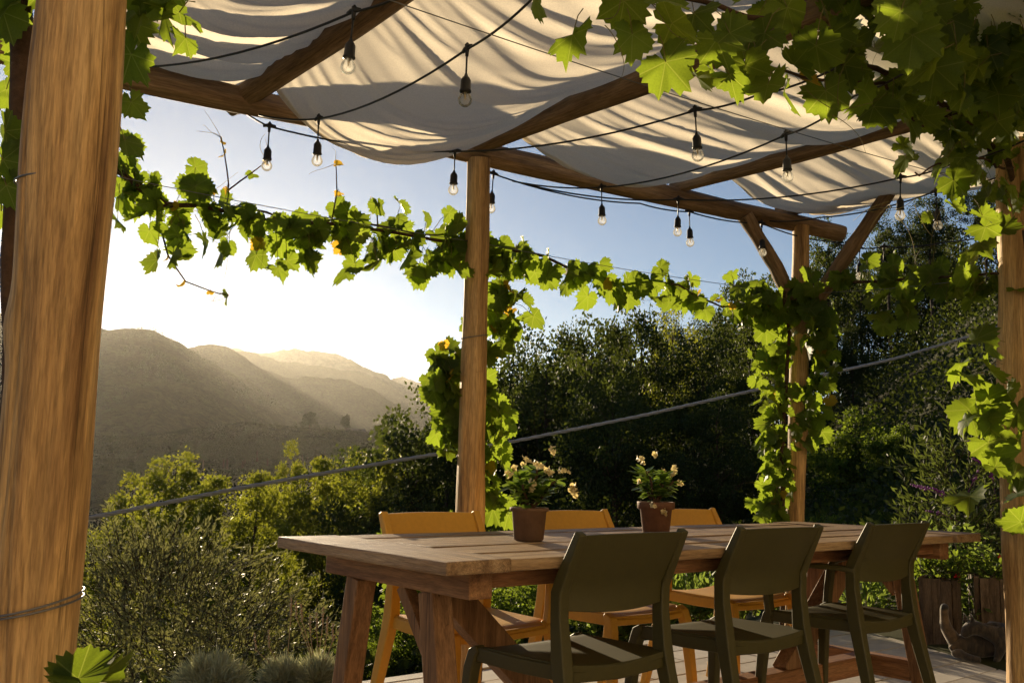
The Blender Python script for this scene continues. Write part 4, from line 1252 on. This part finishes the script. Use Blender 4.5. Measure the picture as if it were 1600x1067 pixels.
def make_tree(seed, H, cr, z0, nclump, per, leaf, mat, rcl=(.35, .7), top=.0, aspect=.33, trunk_r=.12, limbs=True, lean=.0, name='tree'):
    rs = np.random.default_rng(seed)
    zc, hz = (z0 + H) / 2, (H - z0) / 2
    C = []
    lob = rs.uniform(0, 6.28, 4)
    while len(C) < nclump:
        d = unit(rs.normal(size=(1, 3)))[0]
        an = math.atan2(d[1], d[0])
        R_ = 1 + .22 * math.sin(2 * an + lob[0]) + .16 * math.sin(3 * an + lob[1] + 3 * d[2]) + .12 * math.sin(5 * d[2] + lob[2])
        rad = (rs.random() ** .42)
        zz = d[2] * rad
        wid = (1 - top * zz) * R_
        C.append((d[0] * rad * cr * wid + lean * (zz + 1), d[1] * rad * cr * wid, zc + zz * hz * (1 + .1 * math.sin(lob[3] + an))))
    C = np.array(C)
    rc = rs.uniform(rcl[0], rcl[1], nclump)
    V, F, var = leaf_cloud(C, rc, per, leaf, aspect, rs)
    crown = np_mesh('crown', V, F, mat, False, var)
    mb = MB()
    tp = [(0, 0, -.6)] + [(lean * 1.2 * t * t + .06 * math.sin(t * 5 + seed), .06 * math.sin(t * 6 + seed * 2), H * .9 * t) for t in (.0, .15, .3, .45, .6, .75, .9, 1.0)]
    mb.tube(tp, [trunk_r * q for q in (1.35, 1.15, 1, .9, .78, .62, .45, .28, .12)], 9)
    if limbs:
        for c in C[rs.permutation(nclump)[:min(nclump, 46)]]:
            hd = math.hypot(c[0], c[1])
            zs = min(max(c[2] - hd * rs.uniform(.5, 1.0), z0 * .75 + .05 * H), H * .85)
            t = zs / (H * .9)
            p0 = Vector((lean * 1.2 * t * t + .06 * math.sin(t * 5 + seed), .06 * math.sin(t * 6 + seed * 2), zs)); p1 = Vector(c)
            mid = p0.lerp(p1, .5) + Vector((rs.normal() * .08 * hd, rs.normal() * .08 * hd, .06 * hd))
            r = trunk_r * (.34 - .16 * t)
            mb.tube([p0, p0.lerp(mid, .5) + Vector((0, 0, .02 * hd)), mid, p1], [r, r * .7, r * .45, r * .15], 5)
    return mb.mesh('trunk', M_BARK), crown, H, cr
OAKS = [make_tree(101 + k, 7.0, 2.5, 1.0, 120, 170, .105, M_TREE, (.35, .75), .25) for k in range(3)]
ROBS = [make_tree(201 + k, 6.0, 1.5, .9, 95, 150, .085, M_TREE2, (.22, .5), .45, .36, .07) for k in range(3)]
TALL = [make_tree(301 + k, 11.0, 1.9, 5.0, 100, 130, .13, M_TREE, (.35, .8), .2, .33, .13) for k in range(2)]
AIRY = [make_tree(401, 8.0, 1.7, 2.0, 80, 90, .09, M_TREE2, (.25, .55), .3, .3, .08)]
SHRUBS = [make_tree(501 + k, 1.4, .75, .05, 70, 110, .055, M_SHRUB, (.12, .28), .1, .36, .02) for k in range(3)]
FAR = [make_tree(601 + k, 9.0, 2.8, 1.2, 75, 150, .24, M_FARTREE, (.6, 1.2), .3, .4, .25, False) for k in range(2)]
rt = random.Random(77)
def tree(kind, u, vtop, Y, label, wf=1.0, name='tree', group=None, cat='tree', sink=.0, height=None):
    tr_, cr_, H, r = kind
    top = at_y(u, vtop, Y)
    zg = float(terrain(np.array(top.x), np.array(top.y))) - sink
    if height: zg = top.z - height
    s = max(.15, (top.z - zg) / (H * 1.04))
    M = Matrix.Translation((top.x, top.y, zg)) @ Matrix.Rotation(rt.uniform(0, 6.28), 4, 'Z') @ Matrix.Diagonal((s * wf, s * wf, s, 1))
    root = empty(name, M, label, cat, group)
    link(bpy.data.objects.new('trunk', tr_), root, M)
    link(bpy.data.objects.new('crown', cr_), root, M)
    return root
# valley side, left of the middle post
gv_ = 'sunlit young trees on the valley side'
tree(ROBS[0], 282, 668, 26, 'hazy golden tree directly above the olive bush at the left', .95, group=gv_)
tree(ROBS[1], 205, 735, 22, 'low hazy tree just right of the thick near post', 1.0, group=gv_)
tree(ROBS[2], 345, 730, 22, 'small rounded tree between the hazy golden tree and the slim one', 1.0, group=gv_)
tree(ROBS[1], 458, 684, 19, 'slim yellow green tree above the far left table corner', .62, group=gv_)
tree(ROBS[2], 405, 722, 17, 'short bushy tree left of the slim yellow green tree', .9, group=gv_)
tree(ROBS[0], 548, 668, 22, 'yellow green tree with a double top left of the middle post', .75, group=gv_)
tree(ROBS[2], 508, 700, 19, 'low yellow green tree behind the left end of the table', .9, group=gv_)
tree(ROBS[1], 606, 682, 18, 'bright green tree just above the first mustard chair', .8, group=gv_)
tree(ROBS[0], 455, 840, 11.5, 'small sapling lit yellow under the table corner', .5, group=gv_)
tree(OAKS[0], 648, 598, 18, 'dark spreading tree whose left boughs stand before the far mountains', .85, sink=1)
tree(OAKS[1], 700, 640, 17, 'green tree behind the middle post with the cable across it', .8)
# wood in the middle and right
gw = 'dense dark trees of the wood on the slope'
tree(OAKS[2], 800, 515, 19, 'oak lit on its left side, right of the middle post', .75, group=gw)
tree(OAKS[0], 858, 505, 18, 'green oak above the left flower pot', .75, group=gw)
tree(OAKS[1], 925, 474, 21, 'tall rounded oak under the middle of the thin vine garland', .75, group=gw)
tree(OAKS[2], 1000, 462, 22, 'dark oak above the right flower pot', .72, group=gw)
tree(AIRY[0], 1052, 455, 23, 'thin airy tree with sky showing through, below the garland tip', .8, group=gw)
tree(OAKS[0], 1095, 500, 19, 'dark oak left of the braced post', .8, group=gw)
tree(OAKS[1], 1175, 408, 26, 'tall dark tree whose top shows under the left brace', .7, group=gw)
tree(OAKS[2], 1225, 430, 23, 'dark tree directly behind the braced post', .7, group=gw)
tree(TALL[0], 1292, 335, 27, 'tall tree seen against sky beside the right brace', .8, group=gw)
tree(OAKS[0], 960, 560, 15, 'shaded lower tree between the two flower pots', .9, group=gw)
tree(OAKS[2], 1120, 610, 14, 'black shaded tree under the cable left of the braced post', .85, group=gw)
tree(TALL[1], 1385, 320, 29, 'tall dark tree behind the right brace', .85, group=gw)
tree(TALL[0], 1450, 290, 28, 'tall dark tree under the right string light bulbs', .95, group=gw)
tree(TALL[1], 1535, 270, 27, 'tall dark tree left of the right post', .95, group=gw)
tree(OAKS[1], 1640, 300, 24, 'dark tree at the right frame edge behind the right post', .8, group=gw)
for k, (u, vt, Y, lb_) in enumerate(((690, 640, 33, 'back row tree added for shade left of the middle post'), (760, 560, 35, 'back row tree added for shade right of the middle post'), (835, 530, 34, 'back row tree added for shade behind the green oak'), (900, 505, 36, 'back row tree added for shade left behind the tall rounded oak'), (970, 490, 35, 'back row tree added for shade right behind the tall rounded oak'), (1040, 480, 37, 'back row tree added for shade behind the thin airy tree'), (1110, 470, 36, 'back row tree added for shade behind the dark oak left of the braced post'), (1165, 450, 38, 'back row tree added for shade under the left brace'), (1240, 430, 37, 'back row tree added for shade beside the braced post'))):
    tree(OAKS[k % 3], u, vt, Y, lb_, .62, group=gw)  # back row added to shade the right slope and fill gaps
for k, (u, vt, lb_) in enumerate(((900, 520, 'hindmost tree added for shade left of the thin garland tip'), (970, 505, 'hindmost tree added for shade above the right flower pot'), (1045, 500, 'hindmost tree added for shade under the garland tip'), (1115, 490, 'hindmost tree added for shade left of the braced post'), (1185, 480, 'hindmost tree added for shade under the left brace'), (1260, 470, 'hindmost tree added for shade right of the braced post'))):
    tree(OAKS[k % 3], u, vt, 46 + (k % 3) * 2, lb_, .6, group=gw)  # mostly hidden trees, added to keep low sun off the right slope
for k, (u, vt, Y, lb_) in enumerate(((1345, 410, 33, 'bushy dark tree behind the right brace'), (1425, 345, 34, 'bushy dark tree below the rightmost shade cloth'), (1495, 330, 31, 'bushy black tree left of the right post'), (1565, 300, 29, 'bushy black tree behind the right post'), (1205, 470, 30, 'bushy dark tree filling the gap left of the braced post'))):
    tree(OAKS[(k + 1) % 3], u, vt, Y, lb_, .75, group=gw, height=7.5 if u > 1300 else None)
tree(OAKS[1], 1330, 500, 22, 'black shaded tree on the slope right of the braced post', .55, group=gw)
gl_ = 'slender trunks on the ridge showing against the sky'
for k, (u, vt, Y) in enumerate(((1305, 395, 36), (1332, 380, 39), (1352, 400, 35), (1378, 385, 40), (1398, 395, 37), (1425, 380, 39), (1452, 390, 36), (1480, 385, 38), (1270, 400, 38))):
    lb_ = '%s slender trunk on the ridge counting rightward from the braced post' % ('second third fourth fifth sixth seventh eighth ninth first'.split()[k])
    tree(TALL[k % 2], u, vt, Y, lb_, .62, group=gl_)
# far trees on the spur
tree(FAR[0], 485, 642, 345, 'dark round tree standing alone on the far spur', 1.1, height=8)
tree(FAR[1], 541, 645, 345, 'small pale tree on the far spur, right of the round tree', .75, height=7)
gf = 'low trees scattered along the far spur'
for k in range(90):
    u = rt.uniform(180, 680); Y = rt.uniform(240, 345)
    vt = float(np.interp(u, [200, 300, 390, 440, 500, 560, 610, 660], [692, 666, 655, 662, 664, 664, 655, 680])) + (345 - Y) * .36 + rt.uniform(-3, 8)
    tree(FAR[k % 2], u, vt, Y, 'small hazy tree in the row along the far spur', rt.uniform(.9, 1.5), group=gf, height=rt.uniform(5, 8))
# far house on the spur
hp = at_y(556, 676, 340)
hm = Matrix.Translation(hp - Vector((0, 0, 1))) @ Matrix.Rotation(.4, 4, 'Z')
house = empty('stone_house', hm, 'small grey stone house with pitched roof on the far spur', 'house')
mb = MB(); mb.box(-3, 3, -2, 2, -4, 1.4); mb.build('wall', plain('rubble_stone', (.20, .18, .15), .9, 0, .1, .3, 1), house, hm)
mb = MB(); mb.add([(-3.2, -2.3, 1.3), (3.2, -2.3, 1.3), (3.2, 2.3, 1.3), (-3.2, 2.3, 1.3), (-3.2, 0, 2.6), (3.2, 0, 2.6)], [(0, 1, 5, 4), (3, 4, 5, 2), (0, 4, 3), (1, 2, 5), (3, 2, 1, 0)])
mb.build('roof', plain('stone_roof', (.14, .12, .10), .9, 0, .1, .3, 2), house, hm)

# woodland filling the valley floor beyond the near trees
rs = np.random.default_rng(91)
n = 5200
az, r_ = rs.uniform(R(-36), R(8), n), rs.uniform(55, 230, n)
cx, cyy = r_ * np.sin(az), r_ * np.cos(az)
C = np.stack([cx, cyy, terrain(cx, cyy) + rs.uniform(.5, 5.5, n)], -1)
V_, F_, var = leaf_cloud(C, rs.uniform(1.2, 2.6, n), 36, .34, .36, rs)
o = link(bpy.data.objects.new('woodland', np_mesh('woodland', V_, F_, M_TREE, False, var)))
tag(o, 'hazy woodland filling the valley below the terrace', 'woodland', kind='stuff')
# scrub and trees clothing the spur and the nearest hill
def hill_wood(az0, az1, crest_r, near_r, crest_px, n, rad, per, leaf, seed):
    rs = np.random.default_rng(seed)
    us = rs.uniform(az0, az1, n)
    w = -rs.random(n) ** 1.2
    P = []
    for uu, ww in zip(us, w):
        d = ray(uu, float(np.interp(uu, [q[0] for q in crest_px], [q[1] for q in crest_px]))); h = math.hypot(d.x, d.y)
        rd = crest_r + ww * (crest_r - near_r)
        z = -44 + (CAM_Z + d.z / h * crest_r + 44) * (1 - abs(ww)) ** 1.15
        P.append((d.x / h * rd, d.y / h * rd, z + rs.uniform(-.3, .5) * rad))
    keep = np.array([mnoise.noise(Vector(p) * (.6 / rad / 6)) > -.12 for p in P])
    P = np.array(P)[keep]
    V_, F_, var = leaf_cloud(P, rs.uniform(.5, 1.25, len(P)) * rad, per, leaf, .4, rs)
    o = link(bpy.data.objects.new('hillside_wood', np_mesh('hillside_wood', V_, F_, M_FARTREE, False, var)))
    tag(o, 'scrub and trees clothing the hazy hillside', 'woodland', kind='stuff')
hill_wood(60, 720, 340, 130, [(-500, 700), (150, 690), (300, 672), (390, 660), (440, 668), (500, 672), (555, 674), (610, 690), (680, 700), (800, 720)], 3800, 2.2, 26, .5, 5)
hill_wood(-60, 640, 800, 280, [(-300, 500), (0, 488), (120, 505), (170, 516), (228, 511), (262, 525), (300, 545), (350, 578), (400, 606), (450, 640), (560, 690), (640, 715)], 5600, 3.6, 24, .8, 6)
# undergrowth on the slope
rs = np.random.default_rng(31)
n = 13500
az, r_ = rs.uniform(R(-28), R(62), n), 6.0 + 36 * rs.random(n) ** 1.3
cx, cyy = r_ * np.sin(az), r_ * np.cos(az)
keep = ((cx - OT.x) * BX.x + (cyy - OT.y) * BX.y > 2.9) | ((cx - OT.x) * AX.x + (cyy - OT.y) * AX.y > 6.2)
cx, cyy, r_ = cx[keep], cyy[keep], r_[keep]
C = np.stack([cx, cyy, terrain(cx, cyy) + rs.uniform(0, .35, len(cx)) * np.clip(r_ / 12, .4, 1.6)], -1)
V_, F_, var = leaf_cloud(C, np.clip(r_ * .035, .2, .8), 18, .085, .3, rs)
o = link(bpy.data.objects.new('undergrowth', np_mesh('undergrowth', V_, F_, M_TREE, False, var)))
tag(o, 'dark leafy undergrowth covering the slope below the terrace', 'undergrowth', kind='stuff')

# shrubs just beyond the terrace edge
gs = 'shrubs on the slope just beyond the terrace'
def shrub(k, u, vtop, Y, label, wf=1.0): return tree(SHRUBS[k], u, vtop, Y, label, wf, 'shrub', gs, 'shrub')
shrub(0, 640, 925, 6.6, 'green shrub seen between the left table legs', 1.1)
shrub(1, 700, 955, 6.4, 'low shrub behind the near left table leg', 1.0)
shrub(2, 570, 985, 6.2, 'small bright shrub right of the lavender', .9)
shrub(0, 800, 900, 7.4, 'dark shrub behind the first mustard chair', 1.1)
shrub(1, 860, 830, 9.5, 'shrub behind the left flower pot and second mustard chair', 1.2)
shrub(2, 990, 860, 8.5, 'dark shrub behind the middle mustard chair', 1.2)
shrub(0, 1130, 850, 9.0, 'dark shrub behind the last mustard chair', 1.2)
shrub(1, 1330, 640, 13, 'shaded bush on the dark slope right of the braced post', 1.0)
shrub(2, 1410, 660, 12, 'faintly lit bush on the dark slope under the cable end', 1.0)
shrub(0, 1300, 800, 9.5, 'dark bush behind the far right table corner', 1.1)
shrub(1, 1380, 800, 9.0, 'dark bush above the green armchair', 1.1)
shrub(2, 760, 770, 11, 'sunlit bush at the foot of the middle post', 1.0)

# olive bush
rs = np.random.default_rng(41)
def sprays(center, rad, hgt, n, L, per, leaf, asp, rs, spread=.5, up=.8):
    """arching twigs from a base, leaves in pairs along them"""
    mbt = MB(); P, D, S = [], [], []
    for k in range(n):
        an = rs.uniform(0, 6.28); rr_ = rad * rs.random() ** .5
        p = np.array([center[0] + math.cos(an) * rr_ * .75, center[1] + math.sin(an) * rr_ * .75, center[2] + hgt * (rs.random() ** .8) * (1 - .45 * (rr_ / rad) ** 2)])
        d = np.array([math.cos(an) * spread + rs.normal() * .3, math.sin(an) * spread + rs.normal() * .3, up + rs.normal() * .25]); d /= np.linalg.norm(d)
        LL = L * rs.uniform(.6, 1.2); pts = []
        for s in range(5):
            pts.append(tuple(p + d * LL * s / 4 + np.array([0, 0, -.12 * LL * (s / 4) ** 2])))
        mbt.tube(pts, [.0032, .0028, .0023, .0018, .001], 4, caps=False)
        for q in range(per):
            t = (q + .5) / per * 4; i = min(3, int(t)); a0, a1 = np.array(pts[i]), np.array(pts[i + 1])
            pp = a0 + (a1 - a0) * (t - i)
            s_ = rs.normal(size=3); s_ -= d * s_.dot(d); s_ /= np.linalg.norm(s_) + 1e-9
            dd = d * .75 + s_ * .7; dd /= np.linalg.norm(dd)
            l = leaf * rs.uniform(.7, 1.25)
            sd = np.cross(dd, rs.normal(size=3)); sd /= np.linalg.norm(sd) + 1e-9
            P.append(pp); D.append(dd * l); S.append(sd * l * asp)
    return mbt, np.array(P), np.array(D), np.array(S)
def spray_plant(name, label, cat, base, parts, mat, group=None, bark=M_BARK):
    root = empty(name, base, label, cat, group)
    mbs = MB(); VV, FF, n0 = [], [], 0
    for prm in parts:
        m_, P, D, S = sprays(**prm)
        mbs.add(m_.v, m_.f, True)
        V, F = quads(P, D, S, None, None); VV.append(V); FF.append(F + n0); n0 += len(V)
    VV, FF = np.vstack(VV), np.vstack(FF)
    mbs.build('twigs', bark, root)
    var = np.random.default_rng(3).random(len(FF))
    link(bpy.data.objects.new('foliage', np_mesh('foliage', VV, FF, mat, False, var)), root)
    return root
ob = at_y(285, 1000, 6.6); zg = float(terrain(np.array(ob.x), np.array(ob.y)))
zg = -1.0
ob.z = zg
spray_plant('olive_bush', 'grey green olive bush at the lower left beyond the terrace', 'olive bush', ob,
            [dict(center=(ob.x, ob.y, zg + .25), rad=.95, hgt=1.25, n=640, L=.32, per=15, leaf=.046, asp=.13, rs=rs, spread=.6, up=.75),
             dict(center=(ob.x + .45, ob.y - .1, zg + .2), rad=.75, hgt=1.0, n=260, L=.32, per=15, leaf=.05, asp=.13, rs=rs, spread=.7, up=.6),
             dict(center=(ob.x - .3, ob.y + .1, zg + 1.0), rad=.5, hgt=.45, n=130, L=.42, per=17, leaf=.05, asp=.13, rs=rs, spread=.45, up=.95)], M_OLIVE)
# silver mound and lavender at the terrace edge
def mound(name, label, cat, c, r, h, n, blade, mat, group=None):
    root = empty(name, c, label, cat, group)
    d = unit(rs.normal(size=(n, 3)) + np.array([0, 0, .55])); d[:, 2] = np.abs(d[:, 2])
    lump = np.array([.75 + .5 * mnoise.noise(Vector(q) * 2.2 + Vector(c)) for q in d])
    P = np.array(tuple(c)) + d * np.array([r * .55, r * .55, h * .6]) * (rs.uniform(.2, 1, n) * lump * 1.2)[:, None]
    D = unit(d * np.array([1, 1, .9]) + rs.normal(size=d.shape) * .42 + np.array([0, 0, .3])) * (blade * rs.uniform(.6, 1.2, n))[:, None]
    S = unit(np.cross(D, rs.normal(size=d.shape))) * (blade * .035)
    V, F = quads(P, D, S, None, None)
    link(bpy.data.objects.new('foliage', np_mesh('foliage', V, F, mat, False, rs.random(n))), root)
    return root
c = at_y(330, 1088, 5.2); mound('silver_shrub', 'rounded silver grey shrub at the bottom edge left of the lavender', 'shrub', c, .28, .26, 9000, .11, M_SILVER)
for u, vv, r, lab in ((442, 1072, .15, 'left lavender clump with pale dry flower spikes'), (497, 1068, .16, 'right lavender clump with dry spikes, close to the table leg')):
    c = at_y(u, vv, 5.1)
    root = mound('lavender', lab, 'lavender', c, r, .15, 3500, .10, M_SILVER, 'lavender clumps at the terrace edge')
    tips = [(408, 1020, 990), (425, 1005, 985), (452, 1000, 935)] if u < 470 else [(470, 1000, 940), (477, 985, 945), (487, 985, 962), (495, 975, 958), (503, 975, 950), (508, 990, 965), (515, 980, 975), (530, 975, 938)]
    for (tu, _, tv) in tips:
        Y = 5.1 + rt.uniform(-.06, .06)
        p1 = at_y(tu + (tu - u) * .25, tv + 25, Y); p2 = at_y(tu + (tu - u) * .3, tv, Y)
        mb = MB(); mb.tube([c + Vector((rt.uniform(-.03, .03), 0, .05)), (c + p1) / 2 + Vector((rt.uniform(-.01, .01), 0, .03)), p1, p2], .0024, 5)
        for q in range(9):
            t = q / 8; p = p1.lerp(p2, t) if q % 3 else p1.lerp(p2, t * .9)
            w = .0085 * (1 - .4 * abs(t - .5))
            mb.tube([p + Vector((0, 0, -.006)), p + Vector((rt.uniform(-.004, .004), rt.uniform(-.004, .004), 0)), p + Vector((0, 0, .008))], [.001, w, .001], 6)
        mb.build('flower_spike', M_SPIKE, root)
# leafy perennials behind the mustard chairs
gs2 = 'leafy perennials along the terrace edge'
for u, vv, n, lab in ((955, 985, 26, 'pale green leafy perennial behind the middle mustard chair legs'), (1010, 975, 24, 'leafy perennial between the second and third mustard chairs'), (1085, 955, 34, 'bright leafy perennial left of the last mustard chair'), (1185, 950, 30, 'fresh green perennial under the vine on the braced post'), (1340, 945, 14, 'small fern like plant seen through the green armchair')):
    c = at_y(u, vv, 6.9 if u < 1300 else 6.6); c.z = max(-.25, c.z - .1)
    spray_plant('perennial', lab, 'plant', c, [dict(center=tuple(c), rad=.2, hgt=.22, n=n * 2, L=.26, per=12, leaf=.085, asp=.17, rs=rs, spread=.45, up=.9)], M_SAGE, gs2, M_SHOOT)
# butterfly bush and creeper at the right
bb = at_y(1500, 900, 7.2); bb.z = -.2
root = spray_plant('butterfly_bush', 'tall butterfly bush with purple flower spikes beside the right post', 'shrub', bb,
                   [dict(center=(bb.x, bb.y, .1), rad=.38, hgt=1.05, n=130, L=.42, per=22, leaf=.065, asp=.12, rs=rs, spread=.6, up=.7),
                    dict(center=(bb.x + .1, bb.y, .8), rad=.3, hgt=.5, n=36, L=.45, per=22, leaf=.065, asp=.12, rs=rs, spread=.7, up=.8)], M_BUDD)
for (u0, v0, u1, v1) in ((1452, 765, 1425, 757), (1476, 772, 1458, 763), (1472, 803, 1448, 798), (1520, 752, 1530, 735), (1540, 725, 1520, 716), (1530, 690, 1512, 690), (1550, 745, 1545, 725)):
    p0, p1 = at_y(u0, v0, 7.0), at_y(u1, v1, 6.95)
    mb = MB()
    for q in range(26):
        t = q / 25; p = p0.lerp(p1, t) + Vector((rt.uniform(-1, 1), rt.uniform(-1, 1), rt.uniform(-1, 1))) * .016 * (1 - .7 * t)
        mb.tube([p - Vector((0, 0, .007)), p, p + Vector((0, 0, .007))], [.002, .008, .002], 5)
    mb.tube([p0 + (p0 - p1) * 1.5 - Vector((0, 0, .04)), p0, p1], .003, 5)
    mb.build('flower_spike', M_PURPLE, root)
cr = Vector((2.88, 6.35, 0))
spray_plant('creeper', 'glossy creeper hanging between the two plank planters', 'creeper', cr,
            [dict(center=(cr.x, cr.y, .0), rad=.34, hgt=.75, n=260, L=.2, per=12, leaf=.05, asp=.24, rs=rs, spread=.5, up=-.2)], M_SAGE)
for (rootp, M0), n, lab in ((PL1, 60, 'dark leafy plant with a red bloom in the left planter'), (PL2, 34, 'small red flowering plant in the grey planter')):
    b0 = M0.translation + Vector((0, 0, .38))
    r_o = spray_plant('planter_flowers', lab, 'plant', b0, [dict(center=tuple(b0), rad=.14, hgt=.12, n=n, L=.13, per=10, leaf=.035, asp=.3, rs=rs, spread=.6, up=.6)], M_SHRUB, 'flowers growing in the planters')
    for q in range(2):
        p = b0 + Vector((.05 - .07 * q, -.13, .04 + .12 * q))
        mb = MB()
        for e in range(6):
            dv = Vector((math.cos(e), math.sin(e) * .4, math.sin(e * 1.05))) * .016
            mb.add([p, p + dv + Vector((0, -.006, .004)), p + dv * 1.3, p + dv + Vector((0, .004, -.008))], [(0, 1, 2, 3)], True)
        mb.build('flower', M_REDFLOWER, r_o)

# ------------------------------------------------------------------ haze
HAZE_DENSITY, HAZE_G = 4.4e-5, .68
mb = MB(); mb.box(-9800, 9800, -9800, 9800, -60, 390)
m = bpy.data.materials.new('haze_air'); m.use_nodes = True
nt = m.node_tree; nt.nodes.remove(nt.nodes['Principled BSDF'])
pv = nt.nodes.new('ShaderNodeVolumePrincipled')
pv.inputs['Color'].default_value = (.97, .94, .87, 1)
pv.inputs['Density'].default_value = HAZE_DENSITY
pv.inputs['Anisotropy'].default_value = HAZE_G
nt.links.new(pv.outputs[0], nt.nodes['Material Output'].inputs['Volume'])
o = mb.build('haze', m); tag(o, 'pale golden evening haze filling the valley', 'haze', kind='stuff')
